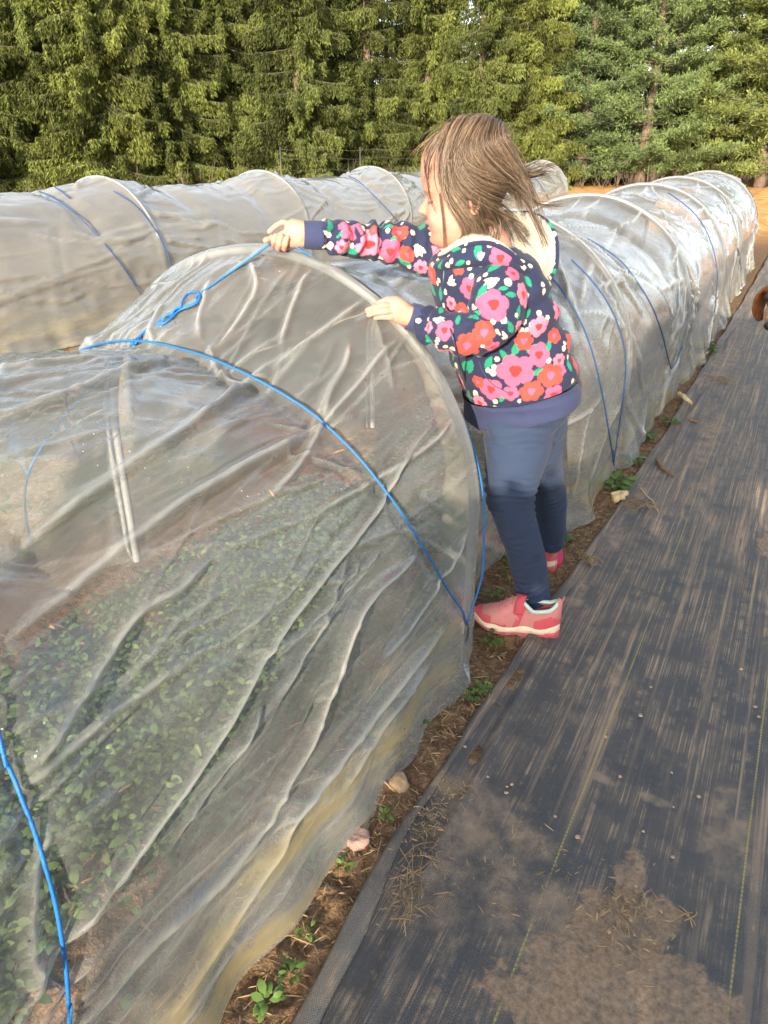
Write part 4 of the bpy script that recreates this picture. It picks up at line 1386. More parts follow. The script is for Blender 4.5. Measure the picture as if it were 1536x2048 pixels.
# low dry scrub at the foot of the windbreak
parts = []
for k in range(260):
    px = r.uniform(-120, 1700)
    b = tree_at(px, r.uniform(24.0, 29) if px < 700 else r.uniform(27, 31))
    h = r.uniform(.25, .95)
    for _ in range(3):
        e = b + np.array([r.normal(0, .18), r.normal(0, .18), h])
        parts.append(tube(np.array([b, (b + e) / 2 + r.normal(0, .04, 3), e]), np.array([.012, .009, .004]), 3, False))
V, F = join(parts)
tag(mk('dry_scrub', V, F, simple('dry_scrub', (0.10, 0.075, 0.06), .95, 5, .4, 0)), 'low dry brown scrub along the foot of the conifers', 'scrub', kind='stuff')

# added unseen hedge behind the viewer, shaped to shade path and girl's legs
hr = np.random.default_rng(12)
HD = 1.9
hx = nrm(np.cross(-SUN_H, ZUP))                                  # to the right when looking along the light
n = 60000
s_ = hr.uniform(-0.27, 5.0, n)
qx = -SUN_H
def _sx(p): return float(np.dot(np.array(p) - 0, hx))
girl_s = _sx((-0.46, 1.65, 0)); path_s = _sx((-0.25, 2.4, 0))
def shade_hedge_h(s):
    lo = 0.43 + (HD + np.dot(qx, [-0.46, 1.63, 0])) * math.tan(SUN_EL)
    hi = 0.70 + (HD + np.dot(qx, [0, 3.6, 0])) * math.tan(SUN_EL)
    return lo + (hi - lo) * sstep(girl_s + .13, path_s + .10, s) + .03 * noise3(np.stack([s, 0 * s, 0 * s], -1), 3.0, 3)
hh_ = shade_hedge_h(s_)
zz_ = hh_ * hr.uniform(0, 1, n) ** .8
dp = hr.normal(0, .06, n)
B = SUN_H * HD + s_[:, None] * hx + dp[:, None] * SUN_H + zz_[:, None] * ZUP
d_ = unit(hr.normal(0, 1, (n, 3))); sd_ = unit(np.cross(d_, unit(hr.normal(0, 1, (n, 3)))))
Q = quads_from(B, d_, sd_, hr.uniform(.04, .08, n), hr.uniform(.025, .05, n))
pc = np.array([0.30, 2.72, 0]); gap_s, gap_z = float(pc @ hx), (HD + float(pc @ qx)) * math.tan(SUN_EL)
inw = (np.abs(Q[:, :, 2].mean(1) - gap_z - dp * math.tan(SUN_EL)) < .115) & (s_ > gap_s - .24) & (s_ < gap_s + .5)
Q[inw] = Q[inw][:, :1] + (Q[inw] - Q[inw][:, :1]) * .02  # leaves shrunk to open an added gap for a sun patch
top = Q[:, :, 2].max(1) - hh_
Q[:, :, 2] -= np.maximum(top, 0)[:, None]
hroot = thing('added_shade_hedge', 'added leafy screen behind the viewer, unseen, put there to cast shade', 'shade screen', tuple(SUN_H * HD))
leaf_obj('foliage', Q.reshape(-1, 3), np.arange(n * 4, dtype=np.int32).reshape(-1, 4), np.repeat(hr.random(n), 4), M_SPR, hroot)
st = [tube(np.array([SUN_H * HD + q * hx + [0, 0, -.1], SUN_H * HD + q * hx + [0, 0, 1.1]]), np.array([.03, .015]), 7) for q in np.arange(-0.1, 5, .6)]
mk('stems', *join(st), M_BARK, hroot)

# ---------------------------------------------------------------- wire fence before the trees
fr_ = thing('wire_fence', 'thin wire fence with steel posts in front of the dark trees', 'fence', tuple(tree_at(720, 20)))
for px in (560, 720, 880):
    b = tree_at(px, 20 + (px - 720) * .004)
    mk('post', *tube(np.array([b + [0, 0, -.1], b + [0, 0, 1.25]]), .014, 6), M_WIRE, fr_)
for z in (.75, 1.0, 1.18):
    P = np.array([tree_at(px, 20 + (px - 720) * .004) + [0, 0, z + .02 * math.sin(px * .06)] for px in np.arange(560, 881, 20)])
    mk('wire', *tube(P, .0035, 4), M_WIRE, fr_)
# ---------------------------------------------------------------- the girl
F0 = on_ground(1035, 1280)


def bp(x, y, off=0.0):
    """world point seen at photo point (x, y), `off` metres behind the upright plane through the near foot"""
    d = ray(x, y)
    t = ((F0 + FH * off - CAM) @ FH) / (d @ FH)
    return CAM + t * d


def mpp(P):
    return float((P - CAM) @ FW) / FPX


def loft(rings, cap=True):
    n = len(rings[0])
    V = np.concatenate(rings)
    F = [tuple(q) for q in grid_faces(len(rings), n, True).tolist()]
    if cap:
        F.append(tuple(reversed(range(n))))
        F.append(tuple(range((len(rings) - 1) * n, len(rings) * n)))
    return V, F


def ring(c, a, b, n=36, e=2.0):
    t = np.linspace(0, 2 * math.pi, n, endpoint=False)
    ct, s_ = np.cos(t), np.sin(t)
    k = 2 / e
    return c + (np.sign(ct) * np.abs(ct) ** k)[:, None] * a + (np.sign(s_) * np.abs(s_) ** k)[:, None] * b


def limb(pts, n=28, sub=4, e=2.1):
    """pts: (px, py, off, half width in photo pixels, half depth in metres)"""
    Q = []
    for x, y, o, h, d in pts:
        P = bp(x, y, o)
        Q.append([*P, h * mpp(P), d])
    Q = catmull(np.array(Q), (len(Q) - 1) * sub + 1)
    P = Q[:, :3]
    T = np.gradient(P, axis=0); T /= np.linalg.norm(T, axis=1, keepdims=True)
    R_ = []
    for k in range(len(P)):
        b = nrm(FH - T[k] * (FH @ T[k]))
        a = np.cross(T[k], b)
        R_.append(ring(P[k], a * Q[k, 3], b * Q[k, 4], n, e))
    return loft(R_)


def fuse(parts, voxel, smooth=4, factor=0.5):
    """union of closed shapes as one continuous skin"""
    V, F = join(parts)
    me = mesh_data('tmp', V, F)
    o = bpy.data.objects.new('tmp', me)
    COL.objects.link(o)
    md = o.modifiers.new('r', 'REMESH'); md.mode = 'VOXEL'; md.voxel_size = voxel; md.adaptivity = 0
    if smooth:
        sm = o.modifiers.new('s', 'SMOOTH'); sm.factor = factor; sm.iterations = smooth
    dg = bpy.context.evaluated_depsgraph_get()
    ev = o.evaluated_get(dg)
    m2 = ev.to_mesh()
    n = len(m2.vertices)
    v = np.zeros(n * 3, np.float32); m2.vertices.foreach_get('co', v)
    fs = np.zeros(len(m2.loops), np.int32); m2.loops.foreach_get('vertex_index', fs)
    lt = np.zeros(len(m2.polygons), np.int32); m2.polygons.foreach_get('loop_total', lt)
    ev.to_mesh_clear()
    bpy.data.objects.remove(o); bpy.data.meshes.remove(me)
    assert (lt == 4).all()
    return v.reshape(-1, 3).astype(float), fs.reshape(-1, 4)


def vnormals(V, F):
    a = V[F[:, 2]] - V[F[:, 0]]; b = V[F[:, 3]] - V[F[:, 1]]
    fn = np.cross(a, b)
    N = np.zeros_like(V)
    for k in range(4):
        np.add.at(N, F[:, k], fn)
    return N / np.maximum(np.linalg.norm(N, axis=1, keepdims=True), 1e-12)


def submesh(V, F, keep):
    f = F[keep]
    used, inv = np.unique(f, return_inverse=True)
    return V[used], inv.reshape(f.shape), used


# ---- skin
def m_skin():
    m = NT('skin')
    at = m.n('Attribute', dict(attribute_name='Col')).outputs['Color']
    co = m.coords()
    nz = m.noise(co, 260, 3, .6)
    c = m.mix(m.math('MULTIPLY', m.step(m.noise(co, 24, 3), .35, .75), .22), at, (0.55, 0.26, 0.20), 'MIX')
    p = m.pbr(c, 0.52, m.bump(nz, 0.12, 0.0008), spec=.35)
    p.inputs['Subsurface Weight'].default_value = 0.12
    p.inputs['Subsurface Radius'].default_value = (0.010, 0.004, 0.002)
    p.inputs['Subsurface Scale'].default_value = 0.5
    return m.done(p)


M_SKIN = m_skin()
SK = np.array([0.350, 0.176, 0.128])
HO = 0.09                                                         # the head's distance behind the plane
HC = bp(945, 372, HO)
HS = mpp(HC)
tl = math.radians(7)
hf = nrm(-RT * math.cos(tl) + FH * math.sin(tl))                  # where the face points
hs = nrm(np.cross(ZUP, hf))                                       # her left, towards the camera
hu = np.cross(hf, hs)
PXY = lambda y: (372 - np.asarray(y, float)) * HS * 1.03
PXX = lambda x: (945 - np.asarray(x, float)) * HS
fr_y = [261, 264, 270, 284, 305, 325, 345, 361, 376, 388, 398, 408, 418, 428, 438, 448, 458, 468, 478, 486, 491]
fr_x = [928, 905, 884, 864, 848, 841, 840, 842, 846, 852, 854, 853, 854, 856, 857, 860, 865, 866, 870, 880, 905]
bk_y = [261, 264, 270, 284, 305, 325, 345, 365, 385, 405, 425, 445, 465, 478, 486, 491]
bk_x = [955, 975, 990, 1006, 1019, 1024, 1025, 1021, 1013, 1003, 995, 985, 966, 945, 930, 918]
wd_y = [261, 264, 270, 284, 305, 330, 355, 380, 405, 425, 445, 460, 472, 482, 491]
wd_v = [.012, .033, .048, .062, .071, .074, .074, .072, .069, .066, .060, .053, .044, .032, .014]
ys_ = np.concatenate([np.linspace(261, 271, 10), np.linspace(272, 491, 110)])
hV = []
NTH = 96
th = np.linspace(0, 2 * math.pi, NTH, endpoint=False)
for y in ys_:
    xf, xb, wv = np.interp(y, fr_y, fr_x), np.interp(y, bk_y, bk_x), np.interp(y, wd_y, wd_v)
    Ff, Fb, Z = float(PXX(xf)), float(PXX(xb)), float(PXY(y))
    fm, a = (Ff + Fb) / 2, (Ff - Fb) / 2
    ct, s_ = np.cos(th), np.sin(th)
    fx = fm + a * np.sign(ct) * np.abs(ct) ** 0.92
    sx = wv * np.sign(s_) * np.abs(s_) ** 0.96
    front = np.clip(ct, 0, 1)
    g = lambda z0, s0, sz, ss: np.exp(-((Z - PXY(z0)) / sz) ** 2 - ((np.abs(sx) - s0) / ss) ** 2)
    nose = 0.0185 * np.interp(y, [384, 394, 404, 412, 418, 422, 426, 430], [0, .16, .48, .82, 1.0, .80, .22, 0]) * np.exp(-(sx / np.interp(y, [385, 405, 420], [.0065, .0085, .0125])) ** 2)
    nose = nose + 0.006 * g(419, .0095, .005, .005)
    lips = 0.0055 * g(439, 0, .0035, .015) + 0.0050 * g(450.5, 0, .0036, .013) - 0.0025 * g(445, 0, .0016, .018)
    chin = 0.006 * g(473, 0, .009, .014)
    eye = -0.0085 * g(396, .027, .009, .015) + 0.0062 * g(398, .029, .0065, .011)
    brow = 0.003 * g(380, .026, .006, .018)
    cheek = 0.0075 * g(432, .043, .018, .020)
    fx = fx + front * (nose + lips + chin + eye + brow) + (ct > -.3) * cheek * .5
    sx = sx + np.sign(s_) * cheek * .5 * (ct > -.3)
    hV.append(HC + fx[:, None] * hf + sx[:, None] * hs + Z * hu)
headV, headF = loft(hV)


def hp(x, y, s):
    """head point: photo-like profile coordinates and distance to her left"""
    return HC + float(PXX(x)) * hf + float(PXY(y)) * hu + s * hs


ear = []
for sg in (1, -1):
    t = np.linspace(0, 2 * math.pi, 26)
    rim = np.array([hp(952 + 9 * math.cos(a) * (1.0 if math.sin(a) > 0 else .8), 398 - 19 * math.sin(a), sg * (.0735 + .006 * max(0, math.cos(a + 3.1)) + .004)) for a in t])
    ear.append(tube(rim, .0038, 8, False))
    ear.append(loft([ring(hp(952, 398, sg * q), hf * .008 * k, hu * .017 * k, 18) for q, k in ((.064, 1.0), (.072, .95), (.076, .6))]))
    ear.append(tube(np.array([hp(950, 416, sg * .070), hp(949, 420, sg * .072)]), .0055, 8))
neck = limb([(945, 440, HO, 48, .046), (958, 470, HO, 47, .046), (968, 500, HO, 56, .055), (970, 540, HO - .01, 70, .075)])
core = [limb([(1040, 800, .115, 58, .066), (1010, 680, .09, 75, .08), (985, 580, .07, 70, .085), (970, 520, .075, 52, .08)]),
        limb([(905, 500, .17, 32, .036), (800, 487, .16, 28, .032), (700, 478, .13, 22, .028), (640, 471, .11, 20, .025), (600, 468, .103, 20, .022)]),
        limb([(985, 560, .0, 34, .04), (985, 620, -.04, 32, .036), (970, 662, -.055, 28, .032), (905, 662, -.045, 24, .028), (850, 645, -.022, 20, .024), (812, 631, -.028, 19, .020)]),
        limb([(1045, 830, .105, 42, .042), (1034, 900, .065, 40, .044), (1024, 990, .045, 34, .042), (1050, 1100, .065, 27, .034), (1066, 1190, .083, 22, .027), (1072, 1222, .090, 20, .020), (1075, 1238, .092, 20, .019)]),
        limb([(1073, 850, .18, 34, .045), (1093, 950, .26, 26, .042), (1101, 1050, .335, 19, .030), (1106, 1095, .372, 17, .020), (1106, 1112, .378, 15, .018)])]


def finger(pts, r0, r1):
    P = np.array([bp(*p) for p in pts])
    C = catmull(P, 16)
    t = np.linspace(0, 1, 16)
    r = r0 * (1 - t) + r1 * t
    r = r * (1 + .07 * np.cos(t * 2 * math.pi * (len(pts) - 1)))
    V, F = tube(C, r, 10)
    tipd = nrm(C[-1] - C[-2])
    sp = loft([ring(C[-1] + tipd * r1 * q, nrm(np.cross(tipd, FH + .01)) * r1 * k, nrm(np.cross(tipd, np.cross(tipd, FH + .01))) * r1 * k, 10) for q, k in ((-.6, .98), (0, .97), (.4, .85), (.7, .58), (.88, .25))])
    return [(V, F), sp]


RO = 0.10
hand = []
hand.append(limb([(616, 469, RO, 24, .017), (604, 468, RO, 25, .016), (592, 467, RO + .002, 27, .0165), (580, 466, RO + .004, 27, .0155), (570, 463, RO + .006, 22, .013)], 24, 4, 2.3))
for pts, a, b in [([(584, 452, RO + .002), (567, 445, RO + .002), (552, 452, RO), (539, 463, RO - .002)], .0074, .0058),
                  ([(575, 462, RO + .018), (554, 474, RO + .016), (546, 490, RO + .002), (548, 483, RO - .013), (551, 471, RO - .016)], .0072, .0058),
                  ([(580, 470, RO + .018), (566, 486, RO + .015), (557, 497, RO + .001), (559, 488, RO - .015), (563, 471, RO - .018)], .0072, .0058),
                  ([(588, 478, RO + .014), (577, 490, RO + .011), (569, 498, RO - .002), (571, 489, RO - .015), (575, 475, RO - .017)], .0068, .0055),
                  ([(596, 458, RO + .012), (575, 463, RO + .026), (548, 474, RO + .022), (531, 481, RO + .012)], .0090, .0066)]:
    hand += finger(pts, a, b)
LO = -0.030
hand.append(limb([(822, 633, LO - .002, 20, .0165), (810, 629, LO - .002, 22, .0155), (797, 622, LO - .003, 25, .0145), (785, 616, LO - .004, 25, .0125), (777, 614, LO - .004, 20, .010)], 24, 4, 2.3))
for pts, a, b in [([(795, 606, LO), (778, 599, LO - .002), (760, 605, LO + .004), (746, 616, LO + .012)], .0074, .0056),
                  ([(790, 614, LO - .006), (770, 611, LO - .012), (750, 615, LO - .009), (734, 621, LO - .002)], .0074, .0056),
                  ([(792, 623, LO - .008), (772, 623, LO - .014), (752, 626, LO - .011), (737, 630, LO - .004)], .0071, .0055),
                  ([(797, 633, LO - .006), (781, 635, LO - .012), (764, 634, LO - .010), (751, 636, LO - .004)], .0068, .0054),
                  ([(812, 622, LO + .012), (795, 610, LO + .026), (776, 606, LO + .030), (762, 609, LO + .026)], .0088, .0064)]:
    hand += finger(pts, a, b)
bV, bF = fuse([(headV, headF), neck] + ear + core + hand, 0.0015, 2, .5)
girl = thing('person', 'girl in a floral hooded jacket and navy leggings leaning over the nearest plastic tunnel', 'person', tuple(F0))
body = mk('body', bV, bF, M_SKIN, girl)
# skin tones: pink cheeks and knuckles, lips, closed lids, brows, hair-covered scalp
rel = bV - HC
cf, cs_, cu = rel @ hf, rel @ hs, rel @ hu
ishead = (cu > PXY(495)) & (np.linalg.norm(rel, axis=1) < .20)
Cc = np.tile(SK, (len(bV), 1))


def blend(C, w_, col):
    return C * (1 - w_[:, None]) + np.array(col) * w_[:, None]


ga = lambda y0, s0, sy, ss: np.exp(-((cu - PXY(y0)) / sy) ** 2 - ((np.abs(cs_) - s0) / ss) ** 2) * (cf > .02) * ishead
Cc = blend(Cc, .75 * ga(436, .050, .024, .026), (0.60, 0.235, 0.19))
Cc = blend(Cc, .45 * ga(420, 0, .008, .014), (0.58, 0.25, 0.20))
Cc = blend(Cc, np.clip(1.6 * ga(440, 0, .0042, .017), 0, 1) * .85 * (cf > .06), (0.52, 0.16, 0.15))
Cc = blend(Cc, np.clip(1.6 * ga(451, 0, .0046, .014), 0, 1) * .85 * (cf > .06), (0.54, 0.17, 0.16))
Cc = blend(Cc, np.clip(1.5 * ga(445.5, 0, .0014, .018), 0, 1) * (cf > .06), (0.20, 0.05, 0.05))
lidy = 399.5 + 1.5 * ((np.abs(cs_) - .029) / .010) ** 2 * -1 + 2
lid = np.exp(-((cu - PXY(lidy)) / .0026) ** 2) * (np.abs(cs_) > .017) * (np.abs(cs_) < .044) * (cf > .045) * ishead
Cc = blend(Cc, np.clip(lid * 1.4, 0, 1), (0.06, 0.03, 0.02))
brw = np.exp(-((cu - PXY(381 + 40 * np.abs(np.abs(cs_) - .026))) / .0022) ** 2) * (np.abs(cs_) > .010) * (np.abs(cs_) < .046) * (cf > .04) * ishead
Cc = blend(Cc, np.clip(brw, 0, 1) * .6, (0.22, 0.12, 0.07))
nost = np.exp(-((cu - PXY(424.5)) / .0018) ** 2 - ((np.abs(cs_) - .0065) / .003) ** 2) * (cf > .07) * ishead
Cc = blend(Cc, nost * .8, (0.18, 0.06, 0.05))
hairline = np.interp(np.abs(cs_), [0, .04, .06, .08], [float(PXX(850)), float(PXX(858)), float(PXX(880)), float(PXX(900))])
scalp = ishead & (((cf < hairline) & (cu > PXY(330))) | ((cf < float(PXX(905))) & (cu > PXY(395))) | ((cf < float(PXX(965))) & (cu > PXY(440))) | (cu > PXY(300)))
Cc[scalp] = (0.05, 0.032, 0.02)
isw = (bV - bp(740, 620, 0)) @ RT
rh = np.linalg.norm(bV - bp(560, 478, RO), axis=1)
lh = np.linalg.norm(bV - bp(755, 622, LO), axis=1)
Cc = blend(Cc, .45 * np.exp(-(np.minimum(rh, lh) / .035) ** 2), (0.60, 0.25, 0.19))
vcol(body, 'Col', Cc)

# ---------------------------------------------------------------- jacket
TOR = [((942, 848), (1141, 780), .115, .127), ((937, 812), (1142, 748), .115, .124), ((930, 790), (1140, 728), .11, .126), ((921, 765), (1136, 706), .11, .126), ((903, 720), (1127, 676), .105, .124),
       ((886, 662), (1112, 638), .095, .120), ((872, 604), (1098, 590), .085, .118), ((864, 550), (1084, 550), .08, .118), ((864, 518), (1066, 524), .08, .108), ((874, 500), (1046, 506), .085, .086), ((892, 488), (1026, 490), .09, .066)]
rings = []
Q = []
for L, R_, o, d in TOR:
    PL, PR = bp(*L, o), bp(*R_, o)
    Q.append(np.concatenate([(PL + PR) / 2, (PR - PL) / 2, [d]]))
Q = catmull(np.array(Q), 41)
for q in Q:
    b = (FH * .95 - RT * .30) * q[6]
    rings.append(ring(q[:3], q[3:6] * .97, b, 44, 2.25))
torso = loft(rings)
RSL = [(925, 510, .165, 52, .060), (880, 500, .175, 50, .058), (845, 497, .172, 48, .055), (800, 488, .163, 43, .050), (745, 484, .148, 40, .046), (695, 477, .130, 36, .042), (660, 472, .115, 31, .036), (645, 470, .110, 27.5, .033)]
LSL = [(1004, 566, .015, 56, .058), (998, 590, -.02, 57, .060), (990, 625, -.05, 54, .056), (966, 662, -.068, 46, .050), (920, 667, -.062, 41, .046), (884, 658, -.048, 38, .042), (860, 649, -.030, 33, .037), (850, 645, -.022, 29, .033)]
RCU = [(647, 470.5, .111, 27, .030), (640, 470.5, .110, 27.5, .031), (622, 470, .106, 27.5, .030), (607, 469.5, .103, 27, .028)]
LCU = [(852, 646, -.023, 28, .031), (846, 643, -.020, 28.5, .032), (832, 637, -.022, 28.5, .031), (818, 631.5, -.024, 27, .029)]
jV, jF = fuse([torso, limb(RSL), limb(LSL)], 0.0021, 7, .5)
jN = vnormals(jV, jF)
# cloth folds: puckers across the sleeves, slack over the belly
TJ = np.array([bp(*p[:3]) for p in RSL]); TL = np.array([bp(*p[:3]) for p in LSL])


def along(P, V):
    """nearest parameter 0..1 and distance along a polyline"""
    best = np.full(len(V), 9.0); tt = np.zeros(len(V))
    L = np.concatenate([[0], np.cumsum(np.linalg.norm(np.diff(P, axis=0), axis=1))])
    for k in range(len(P) - 1):
        d = P[k + 1] - P[k]
        t = np.clip(((V - P[k]) @ d) / (d @ d), 0, 1)
        e = np.linalg.norm(V - P[k] - t[:, None] * d, axis=1)
        m_ = e < best
        best = np.where(m_, e, best); tt = np.where(m_, L[k] + t * (L[k + 1] - L[k]), tt)
    return tt, best, L[-1]


disp = 0.0035 * fbm3(jV, 14, 41, 3)
for P, sgn in ((TJ, 1), (TL, 2)):
    t, e, Lt = along(P, jV)
    on = np.clip(1 - np.maximum(e - .045, 0) / .02, 0, 1)
    wav = np.sin((t * 2 * math.pi / .042) + 3.2 * noise3(jV, 16, 50 + sgn) + 1.4 * fbm3(jV, 30, 52)) * np.clip(.5 + noise3(jV, 13, 60 + sgn), 0, 1)
    env = np.clip(t / Lt * 2.2, 0, 1) * (1 + .7 * np.exp(-((t / Lt - .95) / .15) ** 2)) if sgn == 1 else .45 + .9 * np.exp(-((t / Lt - .50) / .22) ** 2) + .8 * np.exp(-((t / Lt - .95) / .12) ** 2)
    disp += .0072 * on * wav * env
t, e, Lt = along(Q[:, :3], jV)
disp += .0068 * np.clip((e - .07) / .03, 0, 1) * np.sin(t * 2 * math.pi / .07 + 4 * noise3(jV, 8, 71)) * np.clip(.3 + noise3(jV, 7, 72), 0, 1)
jV = jV + jN * disp[:, None]
jN = vnormals(jV, jF)
jB = BVHTree.FromPolygons([tuple(v) for v in jV], jF.tolist())


def m_cloth(name, attr=None, color=None, rib=None, rough=.9, fuzz=900, bstr=.25):
    m = NT(name)
    co = m.coords()
    c = m.n('Attribute', dict(attribute_name='Col')).outputs['Color'] if attr else None
    nz = m.noise(co, fuzz, 2, .6)
    if c is None:
        c = m.mix(nz, tuple(v * .75 for v in color), tuple(min(1, v * 1.3) for v in color))
    else:
        c = m.mix(m.math('MULTIPLY', nz, .25), c, m.mix(1.0, c, (.62, .62, .62), 'MULTIPLY'))
    h = m.math('ADD', nz, m.math('MULTIPLY', m.noise(co, 60, 3), .6))
    p = m.pbr(c, rough, m.bump(h, bstr, .0015), spec=.2)
    p.inputs['Sheen Weight'].default_value = .06
    return m.done(p)


M_JACK = m_cloth('floral_fleece', attr=True)
M_NAVY = m_cloth('navy_rib', color=(0.028, 0.036, 0.085))
M_LEG = m_cloth('navy_leggings', color=(0.024, 0.038, 0.076), fuzz=700)
M_SHERPA = m_cloth('cream_sherpa', color=(0.30, 0.28, 0.24), rough=1.0, fuzz=380, bstr=.9)

PINK, ROSE, CORAL, RED, CREAM, GREEN, NAVY = (0.50, 0.085, 0.165), (0.56, 0.15, 0.235), (0.50, 0.055, 0.042), (0.45, 0.030, 0.030), (0.56, 0.50, 0.37), (0.015, 0.20, 0.125), (0.017, 0.022, 0.055)
Z1 = lambda x, y: (500 + x * .4297, 220 + y * .4297)
MOTIF = []
for x, y, r in [(465, 555, 50), (1135, 905, 78), (1235, 1215, 88), (1122, 1300, 62), (1070, 1365, 46), (905, 1025, 48), (1275, 860, 58), (1345, 1140, 58), (548, 625, 62), (652, 660, 56), (1020, 830, 52), (1345, 1010, 52), (1440, 1165, 36),
                (850, 885, 40), (880, 640, 46), (1165, 690, 56), (980, 1265, 46), (1212, 1320, 40), (1130, 1105, 38), (795, 735, 38), (425, 640, 36), (1250, 1010, 30), (935, 900, 34), (830, 1010, 30), (1225, 760, 40), (1445, 1210, 30)]:
    MOTIF.append((3, 'pink', *Z1(x, y), r * .40))
for x, y, r in [(1090, 1035, 60), (690, 572, 44), (1010, 1095, 62), (990, 940, 48), (1310, 1310, 56), (1400, 1235, 60), (845, 765, 54), (470, 690, 36), (525, 697, 30), (735, 675, 36), (575, 560, 26), (1060, 1265, 36), (1275, 1075, 48), (1375, 605, 34), (970, 735, 36), (1415, 1050, 40)]:
    MOTIF.append((3, 'coral', *Z1(x, y), r * .40))
for x, y, r in [(1140, 790, 54), (930, 805, 42), (868, 975, 40), (348, 640, 26), (778, 640, 44), (1195, 1055, 32), (1072, 690, 30), (1160, 1040, 26)]:
    MOTIF.append((2, 'tulip', *Z1(x, y), r * .4297))
for x, y, r in [(365, 582, 11), (376, 628, 11), (525, 555, 12), (610, 688, 11), (716, 585, 11), (757, 570, 12), (472, 628, 10), (520, 655, 10), (1095, 766, 11), (1065, 788, 11), (1202, 800, 17), (1183, 976, 15), (1130, 985, 11), (1292, 1028, 13), (1262, 1024, 11), (942, 1110, 13), (910, 1102, 10), (960, 1190, 13), (1108, 1212, 11), (1136, 1196, 11),
                (1130, 1222, 15), (1150, 1160, 10), (1050, 1320, 15), (1142, 1357, 11), (1142, 1386, 10), (1310, 1000, 11), (1275, 985, 11), (1045, 925, 10), (350, 570, 8), (640, 560, 10), (590, 640, 9), (740, 730, 9), (1240, 955, 9), (1390, 1165, 11), (1180, 1185, 9), (1010, 1330, 9), (560, 700, 9), (690, 740, 9), (900, 720, 9)]:
    MOTIF.append((1, 'dot', *Z1(x, y), r * .4297 * 1.15))
for x, y, r, a in [(375, 540, 38, 80), (418, 580, 26, 40), (470, 655, 44, 5), (665, 612, 38, 60), (720, 712, 40, -30), (600, 540, 26, 10), (1060, 650, 44, 80), (1075, 855, 50, 60), (850, 835, 46, 5), (1050, 962, 38, 10), (1215, 860, 32, 10), (1250, 940, 34, 80), (1140, 728, 50, 30), (1240, 1108, 44, 70), (1182, 1140, 32, -50), (1000, 1192, 50, 60), (1025, 1195, 44, 85),
                   (1110, 1178, 40, 70), (1215, 1012, 38, -60), (1340, 1220, 38, 25), (1172, 1340, 30, 80), (1020, 1330, 34, -60), (835, 1070, 32, -50), (800, 540, 40, 70), (1405, 640, 44, 80), (660, 540, 30, 5), (1310, 1110, 30, 40), (1390, 1100, 32, 80), (890, 930, 28, 70), (1290, 950, 30, 60), (1180, 830, 26, 10)]:
    MOTIF.append((0, 'leaf%d' % a, *Z1(x, y), r * .4297))


